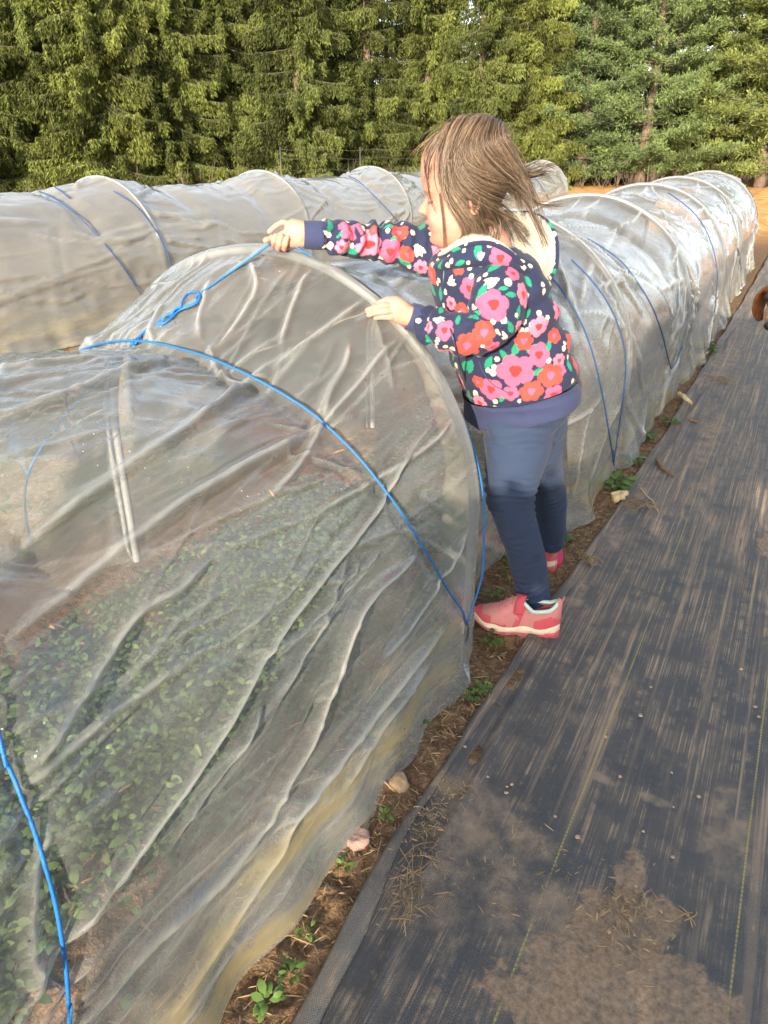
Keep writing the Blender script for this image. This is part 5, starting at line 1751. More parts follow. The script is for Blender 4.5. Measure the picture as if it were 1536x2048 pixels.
def paint_flowers(V, N, bvh, motifs, rng, fill=260, only_fill_hidden=True):
    C = np.tile(np.array(NAVY), (len(V), 1))
    items = []
    for pr, kind, x, y, r in motifs:
        d = nrm(ray(x, y))
        hit = bvh.ray_cast(Vector(CAM), Vector(d))
        if hit[0] is None:
            continue
        p = np.array(hit[0]); nn = np.array(hit[1])
        if nn @ d > 0: nn = -nn
        items.append((pr, kind, p, nn, r * mpp(p), True))
    seen = np.array([i[2] for i in items]) if items else np.zeros((0, 3))
    pts = [i[2] for i in items]
    rads = [i[4] for i in items]
    order = rng.permutation(len(V))[:6000]
    cnt = 0
    for k in order:
        kind = rng.choice(['pink', 'coral', 'dot', 'tulip', 'leaf'], p=[.28, .2, .22, .08, .22])
        r = {'pink': .027, 'coral': .023, 'dot': .0055, 'tulip': .018, 'leaf': .016}[kind] * rng.uniform(.75, 1.15)
        D = np.linalg.norm(np.array(pts) - V[k], axis=1) if pts else np.array([9.])
        if (D > (np.array(rads) if rads else 0) * .95 + r * .95).all():
            pts.append(V[k]); rads.append(r)
            items.append(({'pink': 3, 'coral': 3, 'dot': 1, 'tulip': 2, 'leaf': 0}[kind], 'leaf%d' % rng.integers(0, 180) if kind == 'leaf' else kind, V[k], N[k], r, False))
            cnt += 1
            if cnt > fill: break
    for pr, kind, p, nn, r, own in sorted(items, key=lambda i: i[0]):
        a = nrm(RT - nn * (RT @ nn)); b = np.cross(nn, a)
        d = V - p
        near = (np.abs(d @ nn) < max(.020, r * .8)) & (N @ nn > -.1)
        idx = np.nonzero(near & (np.linalg.norm(d, axis=1) < r * 1.5))[0]
        if len(idx) == 0: continue
        u, w_ = d[idx] @ a, d[idx] @ b
        w_ = w_ if b @ ZUP > 0 else -w_
        if kind == 'dot':
            m_ = u * u + (w_ * .9) ** 2 < r * r
            C[idx[m_]] = CREAM
            continue
        if kind.startswith('leaf'):
            t = math.radians(float(kind[4:]))
            l, q = u * math.cos(t) + w_ * math.sin(t), -u * math.sin(t) + w_ * math.cos(t)
            m_ = np.abs(q) < .42 * r * np.clip(1 - (l / r) ** 2, 0, 1)
            C[idx[m_]] = GREEN
            continue
        rr = np.hypot(u, w_); an = np.arctan2(w_, u)
        h = _hash(np.array([int(abs(p[0]) * 9999)]), np.array([int(abs(p[1]) * 9999)]), np.array([int(abs(p[2]) * 9999)]), 3)[0]
        if kind == 'tulip':
            t = h * 6.28
            l, q = u * math.cos(t) + w_ * math.sin(t), -u * math.sin(t) + w_ * math.cos(t)
            m_ = np.zeros(len(idx), bool)
            for s_ in (-.55, 0, .55):
                l2, q2 = l * math.cos(s_) + q * math.sin(s_), -l * math.sin(s_) + q * math.cos(s_)
                m_ |= np.abs(q2) < .30 * r * np.clip(1 - ((l2 - .30 * r) / (.72 * r)) ** 2, 0, 1)
            C[idx[m_]] = CREAM
            continue
        npet = 5 + int(h * 2.99)
        R_ = r * (.80 + .26 * np.abs(np.cos(npet * (an + h * 6) / 2)) ** .7 + .07 * np.sin(2 * an + h * 20))
        main, mid = (PINK, RED) if kind == 'pink' else (CORAL, PINK)
        if kind == 'pink' and h > .6: main = ROSE
        C[idx[rr < R_]] = main
        C[idx[rr < r * (.34 + .05 * np.sin(3 * an))]] = mid
    return C


jrng = np.random.default_rng(77)
jC = paint_flowers(jV, jN, jB, MOTIF, jrng, 330)
# waistband: the ribbed lower hem
fc = jV[jF].mean(1)
axis_t, _, axis_L = along(Q[:, :3], fc)
trs = along(TJ, fc); tls = along(TL, fc)
near_arm = (np.minimum(trs[1], tls[1]) < .07) & (axis_t > .12)
wb_lim = float(along(Q[:, :3], Q[7:8, :3])[0][0])
# band follows the tilted hem: use the plane through the second ring
bandn = nrm(np.cross(Q[6, 3:6], FH * .95 - RT * .30)); bandn = bandn * np.sign(bandn @ ZUP)
isband = ((fc - (Q[6, :3])) @ bandn < 0) & (~near_arm | (axis_t < .03))
jv, jf, ju = submesh(jV, jF, ~isband)
jacket = mk('jacket', jv, jf, M_JACK, girl)
vcol(jacket, 'Col', jC[ju])
wv, wf, wu = submesh(jV, jF, isband)
wN = vnormals(jV, jF)[wu]
wv = wv + wN * .005
mk('waistband', wv, wf, M_NAVY, jacket)
for C_ in (RCU, LCU):
    cv, cf_ = limb(C_, 40, 8)
    cv = np.asarray(cv)
    mk('cuff', cv, cf_, M_NAVY, jacket)
# zip down the front
zp = [(893, 512), (888, 560), (892, 610), (902, 660), (915, 705), (932, 760), (946, 800)]
zz = []
for x, y in zp:
    h_ = jB.ray_cast(Vector(CAM), Vector(nrm(ray(x, y))))
    if h_[0] is not None:
        zz.append(np.array(h_[0]) + np.array(h_[1]) * .0015)
if len(zz) > 2:
    mk('zipper', *tube(catmull(np.array(zz), 60), .0022, 6), simple('zip', (0.05, 0.06, 0.10), .4, 200, .3, .3, .001, metal=.4), jacket)
# pocket seam on her left side
ps = [(1056, 745), (1040, 735), (1000, 720), (975, 700), (952, 690)]
pk = []
for x, y in [(958, 722), (967, 745), (985, 768), (1010, 782), (1022, 790)]:
    h_ = jB.ray_cast(Vector(CAM), Vector(nrm(ray(x, y))))
    if h_[0] is not None: pk.append(np.array(h_[0]) + np.array(h_[1]) * .0006)
if len(pk) > 2:
    mk('pocket_seam', *tube(catmull(np.array(pk), 40), .0013, 5), M_NAVY, jacket)

# ---- hood: a slack bowl of fleece behind the neck, cream pile inside
RIM = np.array([bp(*p) for p in [(893, 512, .035), (915, 498, .012), (950, 487, -.012), (985, 488, -.030), (1020, 506, -.036), (1050, 536, -.022), (1076, 558, .010), (1099, 556, .045), (1113, 525, .085), (1111, 474, .125), (1090, 440, .155), (1050, 426, .175), (995, 432, .180), (945, 446, .178), (905, 470, .160), (884, 497, .120), (880, 515, .075)]])
RIMC = catmull(np.concatenate([RIM, RIM[:1]]), 121)[:-1]
nk = np.array([bp(958, 462, .09)])[0]
hn_ = len(RIMC)
cen_r = RIMC.mean(0)
NECK = np.array([nk + RT * .052 * math.cos(a) + FH * .050 * math.sin(a) for a in np.linspace(0, 2 * math.pi, hn_, endpoint=False)])
# match neck ring to rim by angle about the centre
angr = np.arctan2((RIMC - nk) @ FH, (RIMC - nk) @ RT)
NECK = nk + RT * .044 * np.cos(angr)[:, None] + FH * .046 * np.sin(angr)[:, None] - ZUP * .004
RR, steps = [], 22
for k in range(steps):
    t = k / (steps - 1)
    P = RIMC * (1 - t) + NECK * t
    dist = np.linalg.norm(RIMC - NECK, axis=1)
    dip = (.010 - np.clip((dist - .05) * .42, 0, .040)) * np.sin(math.pi * t ** .85)
    puff = .010 * np.exp(-((t - .10) / .08) ** 2)
    P = P + ZUP * (dip + puff)[:, None]
    P = P + .006 * np.sin(math.pi * t) * fbm3(P, 22, 5)[:, None] * ZUP
    RR.append(P)
sv = np.concatenate(RR); sf = grid_faces(steps, hn_, True)
hood_out = []
down_t = np.array([0, .25, .6, 1.0])
OUT = []
for k, t in enumerate(np.linspace(0, 1, 14)):
    outw = RIMC - nk; outw[:, 2] = 0
    ol = np.linalg.norm(outw, axis=1, keepdims=True)
    tgt = nk + outw * np.minimum(1, .085 / ol) - ZUP * .075
    P = RIMC * (1 - t) + tgt * t + (outw / ol) * (.020 * math.sin(math.pi * min(1, t * 1.25)))
    P = P - ZUP * .010 * math.sin(math.pi * t)
    OUT.append(P)
ov = np.concatenate(OUT); of = grid_faces(14, hn_, True)[:, ::-1].copy()
rim_t = tube(np.concatenate([RIMC, RIMC[:1]]), .0052, 10, False)
HV, HF = join([(ov, of), rim_t])
# refine so that the printed flowers have clean edges
hood = mk('hood', HV, HF, M_JACK, jacket)
sb = hood.modifiers.new('sub', 'SUBSURF'); sb.subdivision_type = 'SIMPLE'; sb.levels = sb.render_levels = 2
dg = bpy.context.evaluated_depsgraph_get()
me2 = bpy.data.meshes.new_from_object(hood.evaluated_get(dg))
hood.modifiers.clear(); old = hood.data; hood.data = me2; bpy.data.meshes.remove(old)
hvv = np.zeros(len(me2.vertices) * 3, np.float32); me2.vertices.foreach_get('co', hvv); hvv = hvv.reshape(-1, 3).astype(float)
hnn = np.zeros(len(me2.vertices) * 3, np.float32); me2.vertices.foreach_get('normal', hnn); hnn = hnn.reshape(-1, 3).astype(float)
hB = BVHTree.FromPolygons([tuple(v) for v in hvv], [tuple(p.vertices) for p in me2.polygons])
vcol(hood, 'Col', paint_flowers(hvv, hnn, hB, [m_ for m_ in MOTIF if m_[2] > 930 and m_[3] < 580], jrng, 90))
sherpa = mk('hood_lining', sv + ZUP * .002, sf, M_SHERPA, hood)
# nubbly pile
sN = vnormals(sv, sf)
sub = sherpa.modifiers.new('sub', 'SUBSURF'); sub.levels = sub.render_levels = 2
tx = bpy.data.textures.new('pile', 'CLOUDS'); tx.noise_scale = .006
dm = sherpa.modifiers.new('pile', 'DISPLACE'); dm.texture = tx; dm.strength = .005; dm.texture_coords = 'GLOBAL'

# ---------------------------------------------------------------- leggings
lg = [limb([(1044, 780, .115, 76, .085), (1044, 805, .11, 80, .088), (1042, 840, .105, 78, .088), (1040, 875, .10, 68, .080)]),
      limb([(1045, 805, .090, 72, .068), (1041, 850, .075, 71, .072), (1034, 900, .055, 65, .071), (1026, 950, .042, 55.5, .064), (1021, 990, .046, 47.5, .056), (1028, 1030, .050, 41.5, .050), (1044, 1080, .060, 38, .047), (1057, 1130, .070, 35.5, .043), (1063, 1165, .078, 33, .038), (1066, 1202, .085, 32, .035)]),
      limb([(1062, 800, .15, 70, .078), (1073, 850, .18, 58, .075), (1083, 900, .215, 41, .066), (1094, 950, .255, 33, .057), (1098, 1000, .295, 34, .050), (1102, 1045, .333, 29, .043), (1105, 1075, .36, 24, .036), (1106, 1090, .368, 22, .032)])]
lV, lF = fuse(lg, 0.0026, 8, .5)
lN = vnormals(lV, lF)
LA = np.array([bp(*p) for p in [(1045, 800, .075), (1034, 900, .05), (1021, 990, .046), (1044, 1080, .060), (1066, 1209, .085)]])
LB = np.array([bp(*p) for p in [(1062, 800, .15), (1083, 900, .215), (1098, 1000, .295), (1107, 1104, .368)]])
disp = .0014 * fbm3(lV, 16, 81)
for P, (kn, an) in ((LA, (.205, .42)), (LB, (.22, .36))):
    t, e, Lt = along(P, lV)
    ph = t * 2 * math.pi
    w1 = np.sin(ph / .020 + 5 * noise3(lV, 14, 83)) * np.clip(.35 + noise3(lV, 18, 84), 0, 1)
    disp += (e < .11) * w1 * (.0062 * np.exp(-((t - kn) / .065) ** 2) + .0070 * np.exp(-((t - Lt + .03) / .055) ** 2) + .0020)
    disp += (e < .11) * .0040 * np.sin(ph / .05 + 6 * noise3(lV, 9, 85)) * np.exp(-((t - .06) / .06) ** 2)
lV = lV + lN * disp[:, None]
mk('leggings', lV, lF, M_LEG, girl)

# ---------------------------------------------------------------- shoes
def m_shoe(name, col, dirt=.5):
    m = NT(name)
    co = m.coords()
    n1 = m.noise(co, 34, 4, .65)
    n2 = m.noise(co, 700, 2)
    c = m.mix(m.math('MULTIPLY', m.step(n1, .45, .75), dirt), col, (0.34, 0.22, 0.15))
    return m.done(m.pbr(c, .7, m.bump(n2, .35, .001), spec=.25))


M_SH = m_shoe('pink_mesh', (0.55, 0.20, 0.195), .8)
M_SHC = m_shoe('coral_overlay', (0.56, 0.085, 0.105), .25)
M_SHS = m_shoe('cream_midsole', (0.72, 0.62, 0.46), .4)
M_SHO = m_shoe('pink_outsole', (0.62, 0.10, 0.15), .4)
M_MINT = m_shoe('mint_lining', (0.48, 0.66, 0.58), .15)


def make_shoe(heel, fwd, L, label, roll=0.0):
    f = nrm(fwd); s = np.cross(ZUP, f)                             # s points to the wearer's left
    root = thing('shoe', None, None, (0, 0, 0))
    root.parent = girl; root.matrix_parent_inverse = _minv(girl)
    if label: root['label'] = label
    W = lambda t: np.interp(t, [0, .05, .15, .35, .5, .68, .82, .92, 1], [.012, .024, .030, .029, .031, .038, .035, .025, .008])
    P = lambda t, w_, z: heel + f * (t * L) + s * w_ + ZUP * z
    spring = lambda t: np.interp(t, [0, .08, .3, .7, .85, 1], [.006, .001, 0.001, .001, .007, .021])
    ts = np.linspace(0, 1, 130)

    def slab(z0, z1, grow, ta=0, tb=1):
        R_ = []
        for t in np.linspace(ta, tb, 40):
            w_ = W(t) + grow; b = spring(t)
            q = []
            zt0, zt1 = (z0(t) if callable(z0) else z0), (z1(t) if callable(z1) else z1)
            for a in np.linspace(0, 2 * math.pi, 24, endpoint=False):
                ca, sa = math.cos(a), math.sin(a)
                q.append(P(t, w_ * np.sign(ca) * abs(ca) ** .5, b + (zt0 + zt1) / 2 + (zt1 - zt0) / 2 * np.sign(sa) * abs(sa) ** .45))
            R_.append(np.array(q))
        return loft(R_)
    wave = lambda t: .0275 + .0035 * math.sin(t * 19) * (t < .9) + .008 * math.exp(-(t / .12) ** 2)
    mk('outsole', *slab(0.0, .006, .0035), M_SHO, root)
    mk('midsole', *slab(.0045, wave, .0055), M_SHS, root)
    mk('heel_guard', *slab(.0005, .017, .0068, .0, .17), M_SHO, root)
    hz = lambda t: np.interp(t, [0, .04, .12, .25, .38, .46, .56, .70, .84, .94, 1], [.094, .100, .086, .077, .080, .100, .092, .068, .052, .040, .027])
    R_ = []
    for t in ts:
        w_ = W(t) + .0008; b = spring(t); h = hz(t)
        q = []
        for a in np.linspace(-.25, math.pi + .25, 90):
            ca, sa = math.cos(a), math.sin(a)
            narrow = 1 - .30 * max(0, sa) ** 2 * np.interp(t, [0, .2, .45, .7, 1], [.5, .7, .8, .5, .2])
            q.append(P(t, w_ * np.sign(ca) * abs(ca) ** .75 * narrow, b + .018 + (h - .018) * np.sign(sa) * abs(sa) ** .62))
        R_.append(np.array(q))
    V = np.concatenate(R_); F = grid_faces(len(ts), 90)
    fc = V[F].mean(1) - heel
    tt = (fc @ f) / L; zz = fc[:, 2]; ww = fc @ s
    # collar opening
    openh = (tt > .05) & (tt < .46) & (zz > np.interp(tt, [.05, .12, .32, .46], [.088, .073, .068, .090])) & (np.abs(ww) < .026)
    hole = openh
    keep = ~hole
    over = keep & (((tt > .80) & (zz < .050 + .02 * (tt > .9))) | ((tt > .62) & (zz < .030 + .018 * (tt - .62))) | ((tt < .30) & (zz < .062 - .10 * np.abs(tt - .12))) | ((np.abs(tt - (.50 - (zz - .03) * 1.2)) < .030)))
    up = keep & ~over
    for nm, msk, mt in (('upper', up, M_SH), ('overlay', over, M_SHC)):
        v, fq, _ = submesh(V, F, msk)
        o = mk(nm, v, fq[:, ::-1].copy(), mt, root)
        md = o.modifiers.new('t', 'SOLIDIFY'); md.thickness = .0028 if nm == 'upper' else .0040; md.offset = 0
    # padded mint collar
    cp = []
    for a in np.linspace(0, 2 * math.pi, 40, endpoint=False):
        t = .255 + .215 * math.cos(a)
        wv_ = .0255 * math.sin(a)
        cp.append(P(t, wv_, np.interp(t, [.03, .12, .32, .47], [.097, .078, .071, .097])))
    cp = np.array(cp + cp[:1])
    mk('collar', *tube(cp, .0052, 9, False), M_MINT, root)
    # strap over the instep, pull tabs and laces
    for t0, t1, rr, mt, nm in ((.43, .47, .0105, M_SHC, 'strap'),):
        q = []
        for a in np.linspace(.35, math.pi - .35, 18):
            ca, sa = math.cos(a), math.sin(a)
            t = .45
            q.append(P(t + .05 * abs(ca), (W(t) + .003) * np.sign(ca) * abs(ca) ** .75 * (1 - .22 * sa * sa), .020 + (hz(t) - .016) * sa ** .62))
        q = np.array(q)
        R2 = [np.stack([q + f * .012, q + f * .012 + ZUP * .0025, q - f * .012 + ZUP * .0025, q - f * .012], 1)[k] for k in range(18)]
        mk(nm, *loft(R2), mt, root)
    for k, t in enumerate((.56, .62, .68)):
        q = np.array([P(t + .012 * abs(c), .020 * c, spring(t) + hz(t) + .0022 - .006 * c * c) for c in np.linspace(-1, 1, 9)])
        mk('lace', *tube(q, .0022, 6), M_SH, root)
    # rivet on the strap
    rv = P(.50, (W(.5) + .0035) * .93, .049)
    mk('rivet', *loft([ring(rv + s * q, f * .0055 * k, ZUP * .0055 * k, 14) for q, k in ((-.003, 1), (.0005, 1), (.0012, .7))]), M_SH, root)
    tab = P(0, 0, .100)
    mk('heel_tab', *loft([ring(tab + ZUP * q - f * .004 * q / .01, s * .008, f * .0025, 12) for q in (-.02, -.006, .004, .010)]), M_SH, root)
    return root


hA = on_ground(1121, 1284) + FH * .030
tA = on_ground(949, 1268) + FH * .034
make_shoe(hA + ZUP * .011, tA - hA, float(np.linalg.norm(tA - hA)) * 1.0, 'near pink shoe, side on, toe against the plastic')
hB_ = on_ground(1116, 1147) + FH * .012
make_shoe(hB_ + ZUP * .008, nrm(-RT * .72 + FH * .69), .205, 'far pink shoe seen from the heel')

M_SOCK = m_shoe('pink_sock', (0.50, 0.05, 0.13), .1)
mk('sock', *limb([(1070, 1217, .088, 25, .029), (1073, 1226, .091, 26, .030), (1077, 1242, .094, 26, .029), (1080, 1256, .095, 24, .026)]), M_SOCK, girl)
mk('sock', *limb([(1106, 1100, .374, 19, .023), (1106, 1112, .378, 20, .024), (1105, 1124, .380, 19, .022)]), M_SOCK, girl)

# wristband
c0 = bp(814, 632, LO + .004)
ax_ = nrm(bp(800, 626, LO) - bp(830, 640, LO))
b_ = nrm(FH - ax_ * (FH @ ax_)); a_2 = np.cross(ax_, b_)
WR = []
for q, k in ((-.006, .95), (-.005, 1.04), (0, 1.07), (.005, 1.04), (.006, .95)):
    WR.append(ring(c0 + ax_ * q, a_2 * .0225 * k, b_ * .0200 * k, 30))
mk('wristband', *loft(WR), simple('pink_band', (0.62, 0.08, 0.16), .6, 300, .35, .3, .001), girl)
# ---------------------------------------------------------------- hair
def m_hair():
    m = NT('brown_hair')
    at = m.n('Attribute', dict(attribute_name='tint')).outputs['Fac']
    c = m.ramp(at, [(0, (0.026, 0.016, 0.010)), (.5, (0.110, 0.074, 0.048)), (1, (0.29, 0.21, 0.145))])
    p = m.pbr(c, .42, spec=.45)
    return m.done(p)


M_HAIR = m_hair()
hdB = BVHTree.FromPolygons([tuple(v) for v in bV], bF.tolist())
G = [
    [(898, 258), (872, 276), (856, 294), (846, 312), (842, 330)],
    [(905, 257), (880, 285), (866, 315), (862, 345), (864, 372), (868, 395)],
    [(912, 256), (893, 295), (886, 335), (893, 375), (909, 405), (930, 425), (948, 440)],
    [(920, 254), (900, 298), (894, 345), (903, 385), (923, 412), (942, 434), (952, 458), (948, 484), (932, 500)],
    [(928, 253), (908, 298), (900, 345), (909, 382), (930, 412), (946, 434), (953, 460), (947, 495), (953, 525)],
    [(936, 252), (919, 295), (913, 335), (925, 366), (955, 390), (985, 402), (1005, 412), (1020, 428), (1030, 440)],
    [(945, 251), (932, 290), (930, 325), (950, 349), (985, 358), (1015, 354), (1045, 348)],
    [(953, 251), (948, 290), (958, 325), (985, 352), (1012, 372), (1034, 398), (1046, 420), (1052, 436)],
    [(962, 252), (968, 285), (985, 318), (1008, 346), (1030, 372), (1042, 398), (1052, 425), (1060, 446)],
    [(975, 254), (993, 285), (1011, 315), (1026, 345), (1038, 370), (1048, 395), (1058, 418), (1066, 438)],
    [(988, 259), (1008, 285), (1022, 315), (1030, 342), (1037, 365), (1045, 388), (1055, 408)],
]
GN = 26


TOPX = [884, 905, 928, 955, 975, 990, 1006]
TOPY = [270, 264, 261, 261, 264, 270, 284]


def guide3(px, root=None):
    """photo polyline laid over the near side of the head, then hanging free"""
    px = catmull(np.array([[*p, 0] for p in px]), GN)[:, :2]
    out, free = [], False
    prev = None
    for k, (x, y) in enumerate(px):
        hit = hdB.ray_cast(Vector(CAM), Vector(nrm(ray(x, y))))
        P = None
        if hit[0] is not None:
            h = np.array(hit[0])
            if np.linalg.norm(h - HC) < .19:
                P = h
        if P is None:
            o = float(((prev if prev is not None else HC) - F0) @ FH)
            P = bp(x, y, o)
            if prev is not None and not free:
                free = True
        if prev is not None and free:                              # once off the head it keeps its depth, moving out slowly
            o = float((prev - F0) @ FH)
            P = bp(x, y, min(o + .001, .16))
        out.append(P); prev = P
    out = np.array(out)
    if root is not None:                                           # grow from the parting on the crown
        y0 = np.interp(root, TOPX, TOPY)
        a, b = hp(root, y0, .001), hp(root, y0 + 3, .022)
        st = out[3:]
        out = catmull(np.concatenate([[a, b], st[::2], st[-1:]]), GN)
    out[:, :] = np.stack([np.convolve(np.pad(out[:, c], 2, mode='edge'), np.ones(5) / 5, 'valid') for c in range(3)], 1)
    return out


ROOTX = np.linspace(893, 1004, len(G))
G3 = [guide3(g, r_) for g, r_ in zip(G, ROOTX)]


def mirror(P):
    d = (P - HC) @ hs
    return P - 2 * d[:, None] * hs


hr_ = np.random.default_rng(3)
HVs, HFs, HT, n0 = [], [], [], 0


def strand(P, r, tint):
    global n0
    n = len(P)
    T = np.gradient(P, axis=0); T /= np.maximum(np.linalg.norm(T, axis=1, keepdims=True), 1e-9)
    a = np.cross(T, FH); a /= np.maximum(np.linalg.norm(a, axis=1, keepdims=True), 1e-9)
    b = np.cross(T, a)
    rad = r * np.interp(np.linspace(0, 1, n), [0, .1, .6, 1], [.7, 1, .9, .25])
    V = np.stack([P + (a * math.cos(q) + b * math.sin(q)) * rad[:, None] for q in (0, 2.094, 4.189)], 1).reshape(-1, 3)
    HVs.append(V); HFs.append(grid_faces(n, 3, True) + n0); HT.append(np.full(len(V), tint)); n0 += len(V)


def grow(Gs, count, lift=(.002, .0095), jit=.004, far=False, lw=None, r=(.0005, .0010)):
    W_ = np.array(lw if lw is not None else [1.0] * (len(Gs) - 1), float); W_ /= W_.sum()
    clumps = {}
    for _ in range(count):
        i = hr_.choice(len(Gs) - 1, p=W_)
        t = hr_.random()
        ck = (i, int(t * 9))
        if ck not in clumps:
            clumps[ck] = (hr_.normal(0, .0100, 3), hr_.normal(.5, .22), hr_.uniform(.50, 1.05))
        cj, ctint, clen = clumps[ck]
        tt = (int(t * 9) + .5) / 9 * .62 + t * .38
        P = Gs[i] * (1 - tt) + Gs[i + 1] * tt
        u = np.linspace(0, 1, GN)
        lf = hr_.uniform(*lift)
        # lift off the skull along the outward direction
        out = P - (HC + hu * -.01 + hf * -.01)
        out /= np.maximum(np.linalg.norm(out, axis=1, keepdims=True), 1e-6)
        P = P + out * (lf * (0.75 + .25 * np.sin(u * 3.1)))[:, None]
        P = P + cj * (u ** 1.6)[:, None] * 1.4 + hr_.normal(0, jit, 3) * (u ** 1.2)[:, None] + hr_.normal(0, .0012, 3)
        wv_ = .0048 * np.stack([np.sin(u * hr_.uniform(4, 9) + hr_.uniform(0, 6)) for _ in range(3)], 1) * u[:, None]
        P = P + wv_
        for q in range(GN):
            loc, nn_, _, dist = hdB.find_nearest(Vector(P[q]))
            if dist < .03 and (Vector(P[q]) - loc).dot(nn_) < lf * .6:
                P[q] = np.array(loc) + np.array(nn_) * lf * .6
        m_ = max(8, int(GN * (.76 if i >= 5 else 1.0) * np.clip(clen * hr_.uniform(.60, 1.12), .4, 1)))
        strand(P[:m_], hr_.uniform(*r), float(np.clip(ctint + hr_.normal(0, .16), 0, 1)))


LW = [.20, .05, 1.2, 1.3, 1.4, 2.2, 1.9, 1.3, 1.2, 1.0]
grow(G3, 3900, lw=LW)
GM = [mirror(g) for g in G3]
grow(GM, 1500, lw=LW)
grow(G3, 420, lift=(.010, .022), jit=.016, lw=LW, r=(.0004, .0007))
grow(GM, 160, lift=(.010, .022), jit=.016, lw=LW, r=(.0004, .0007))
# wisps caught by the wind
WISP = [[(1026, 340), (1052, 350), (1075, 343), (1092, 334), (1108, 340)], [(1028, 345), (1050, 355), (1078, 346), (1104, 352)], [(1024, 332), (1045, 340), (1062, 332), (1085, 326)], [(1034, 365), (1046, 370), (1054, 376), (1053, 388)], [(1030, 352), (1046, 362), (1056, 380), (1068, 410), (1078, 445)],
        [(1040, 395), (1056, 420), (1072, 450), (1086, 480), (1092, 500)], [(960, 395), (978, 420), (990, 445), (992, 470), (985, 492)], [(970, 400), (995, 425), (1012, 450), (1020, 478)], [(950, 405), (962, 430), (970, 455), (968, 480)], [(985, 412), (1010, 428), (1036, 446), (1046, 462), (1030, 452)], [(960, 430), (980, 440), (985, 460), (975, 485), (955, 498)], [(950, 440), (950, 480), (946, 515), (955, 530)], [(885, 380), (890, 430), (891, 480), (889, 510)], [(868, 330), (860, 360), (866, 395), (880, 420)], [(855, 320), (856, 345), (862, 370)],
        [(1035, 372), (1060, 400), (1090, 408), (1125, 408)], [(930, 440), (925, 470), (905, 492), (892, 505)], [(1010, 430), (1024, 450), (1040, 475), (1050, 490)]]
for w_ in WISP:
    g = guide3(w_)
    for _ in range(13 if w_[-1][0] > 900 else 3):
        u = np.linspace(0, 1, GN)
        P = g + (g - HC) / np.linalg.norm(g - HC, axis=1, keepdims=True) * .010 + hr_.normal(0, .006, 3) * (u ** 1.1)[:, None] + hr_.normal(0, .003, 3)
        strand(P, hr_.uniform(.0006, .0011), float(np.clip(hr_.normal(.45, .2), 0, 1)))
# fly-away halo
for _ in range(300):
    i = hr_.integers(2, len(G3)); src = (G3 if hr_.random() < .6 else GM)[i]
    k = hr_.integers(0, 10)
    a = src[k]; out = nrm(a - HC)
    d = nrm(src[min(k + 3, GN - 1)] - a + 1e-5)
    L = hr_.uniform(.015, .045)
    P = catmull(np.array([a + out * .006, a + out * .014 + d * L * .5, a + out * hr_.uniform(.014, .03) + d * L + hr_.normal(0, .008, 3)]), 10)
    strand(P, .00045, .6)
ho = mk('hair', np.concatenate(HVs), np.concatenate(HFs), M_HAIR, girl)
vcol(ho, 'tint', np.concatenate(HT))
# ---------------------------------------------------------------- the dog at the right edge
def m_fur():
    m = NT('golden_fur')
    at = m.n('Attribute', dict(attribute_name='Col')).outputs['Color']
    n1 = m.noise(m.coords((1, 1, .35)), 150, 4, .7)
    c = m.mix(m.step(n1, .3, .7), m.mix(1.0, at, (.55, .50, .45), 'MULTIPLY'), at)
    return m.done(m.pbr(c, .8, m.bump(n1, .8, .006), spec=.2))


DH = on_plane_y(1584, 594, 3.35)                                   # centre of its skull
tc = nrm((CAM - DH) * [1, 1, 0])
lf = np.cross(tc, ZUP) * -1.0                                      # towards the left of the photo when seen from the camera
lf = lf if lf @ RT < 0 else -lf
fd = nrm(tc * .86 + lf * .30 - ZUP * .10)                          # where its face points
sd = nrm(np.cross(ZUP, fd)); ud = np.cross(fd, sd)                 # its left, its up
sd = sd


def dp_(f, s, u):
    return DH + (fd * f + sd * s + ud * u) * 1.28


def ell(c, a, b, cc, n=22, m_=16):
    return loft([ring(c + cc * math.sin(q), a * math.cos(q), b * math.cos(q), n) for q in np.linspace(-1.5, 1.5, m_)])


def taper(pts, rs, ns=16):
    P = catmull(np.array(pts), 18)
    r = np.interp(np.linspace(0, 1, 18), np.linspace(0, 1, len(rs)), rs)
    V, F = tube(P, r, ns)
    return V, F


mz = nrm(fd * .90 - ud * .44)
parts = [ell(dp_(0, 0, .0), fd * .100, sd * .090, ud * .084), ell(dp_(.045, 0, .018), fd * .066, sd * .070, ud * .058),
         taper([dp_(.02, 0, -.012), dp_(.02, 0, -.012) + mz * .07, dp_(.02, 0, -.012) + mz * .095, dp_(.02, 0, -.012) + mz * .120], [.070, .054, .046, .034]),
         taper([dp_(.01, 0, -.045), dp_(.01, 0, -.050) + mz * .06, dp_(.005, 0, -.050) + mz * .115], [.050, .036, .024])]
for sg in (1, -1):
    e = [dp_(-.015, sg * .055, .038), dp_(.0, sg * .083, .010), dp_(.010, sg * .090, -.035), dp_(.012, sg * .078, -.080)]
    P = catmull(np.array(e), 14)
    w_ = np.interp(np.linspace(0, 1, 14), [0, .35, .75, 1], [.032, .060, .056, .022])
    parts.append(loft([ring(P[k], fd * w_[k], sd * .011, 16) for k in range(14)]))
bx = nrm(RT * .96 - FH * .10)                                      # body runs off to the right
SH = DH + bx * .36 - tc * .12 + ZUP * -.06
HP = SH + bx * .56
GZ = lambda P, z: np.array([P[0], P[1], z])
bs = nrm(np.cross(ZUP, bx))
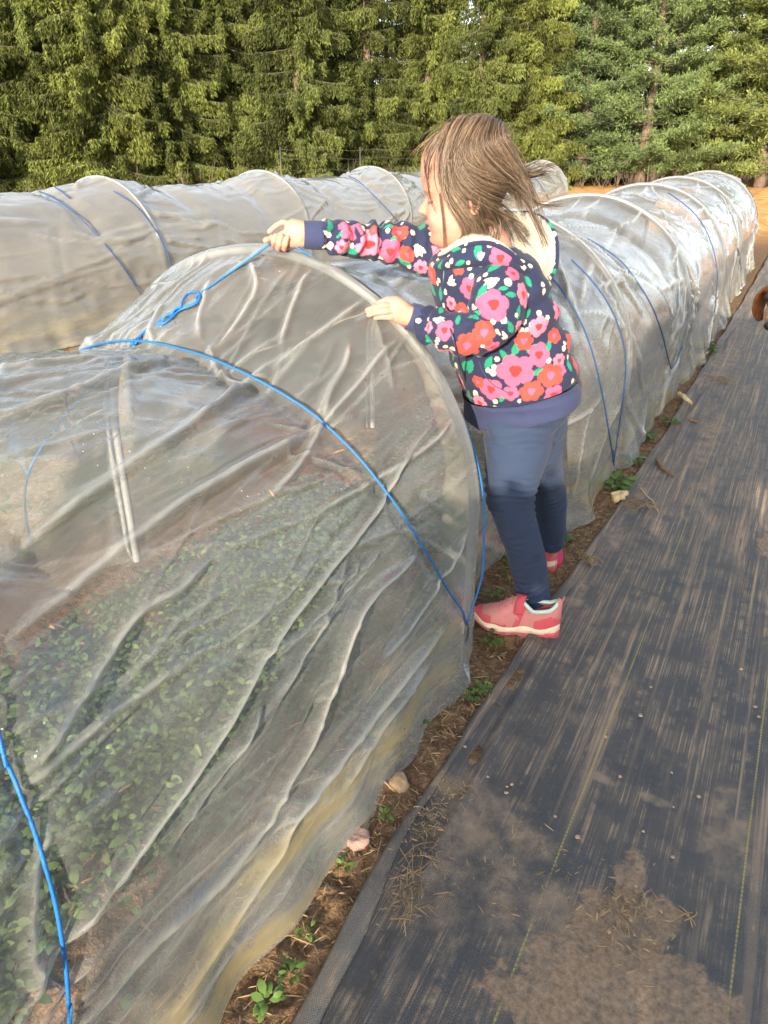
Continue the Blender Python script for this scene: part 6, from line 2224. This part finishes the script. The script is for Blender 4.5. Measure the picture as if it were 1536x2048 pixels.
parts += [taper([dp_(-.03, 0, -.01), (DH + SH) / 2 + ZUP * .02, SH], [.070, .085, .120]),
          loft([ring(SH + bx * t - ZUP * dz, bs * rx, ZUP * rz, 24) for t, dz, rx, rz in ((-.14, .02, .06, .09), (-.06, .02, .115, .15), (.06, .03, .125, .165), (.22, .01, .118, .145), (.40, -.02, .105, .115), (.56, -.02, .11, .125), (.68, -.01, .07, .09), (.72, 0, .03, .04))])]
for sg in (1, -1):
    f0 = SH + bs * sg * .085 - ZUP * .06
    parts.append(taper([f0, GZ(f0 + bx * .015, .34), GZ(f0 - bx * .005, .20), GZ(f0 - bx * .002, .07), GZ(f0 - bx * .015, .035)], [.070, .045, .032, .027, .030]))
    parts.append(ell(GZ(f0 - bx * .035, .028), bx * .045, bs * .033, ZUP * .025, 16, 10))
    h0 = HP + bs * sg * .08 - ZUP * .02
    parts.append(taper([h0, GZ(h0 - bx * .04, .36), GZ(h0 + bx * .075, .20), GZ(h0 + bx * .05, .07), GZ(h0 + bx * .03, .035)], [.10, .070, .036, .028, .030]))
    parts.append(ell(GZ(h0 + bx * .005, .028), bx * .045, bs * .033, ZUP * .025, 16, 10))
parts.append(taper([HP + bx * .14 + ZUP * .05, HP + bx * .26 + ZUP * .0, HP + bx * .38 - ZUP * .06, HP + bx * .48 - ZUP * .05], [.045, .05, .045, .015]))
dV, dF = fuse(parts, .006, 4, .5)
dN = vnormals(dV, dF)
dV = dV + dN * (.004 * fbm3(dV * [1, 1, .5], 45, 9, 3))[:, None]
dC = np.tile(np.array((0.36, 0.165, 0.060)), (len(dV), 1))
r_ = dV - DH
df, ds_, du = r_ @ fd, r_ @ sd, r_ @ ud
muz = sstep(.06, .11, df) * (du < .0)
dC = dC * (1 - .7 * muz[:, None]) + .7 * muz[:, None] * np.array((.45, .30, .17))
dC[(np.abs(ds_) > .066) & (np.linalg.norm(r_, axis=1) < .16)] = (0.27, 0.105, 0.033)
for sg in (1, -1):
    dC[np.linalg.norm(dV - dp_(.072, sg * .034, .012), axis=1) < .024] = (0.10, 0.05, 0.03)
dog = thing('dog', 'golden brown dog with hanging ears looking in at the right edge of the photo', 'dog', (SH[0], SH[1], 0))
db = mk('body', dV, dF, m_fur(), dog)
vcol(db, 'Col', dC)
M_DK = simple('dark_wet', (0.02, 0.014, 0.012), .5, 80, .3, .1, .001)
for sg in (1, -1):
    mk('eye', *ell(dp_(.080, sg * .038, .012), fd * .014, sd * .015, ud * .014, 14, 10), M_DK, dog)
mk('nose', *ell(dp_(.02, 0, -.006) + mz * .148, mz * .018, sd * .025, np.cross(mz, sd) * .018, 16, 10), M_DK, dog)
# a slack grey sheet of film on the ground beyond the dog
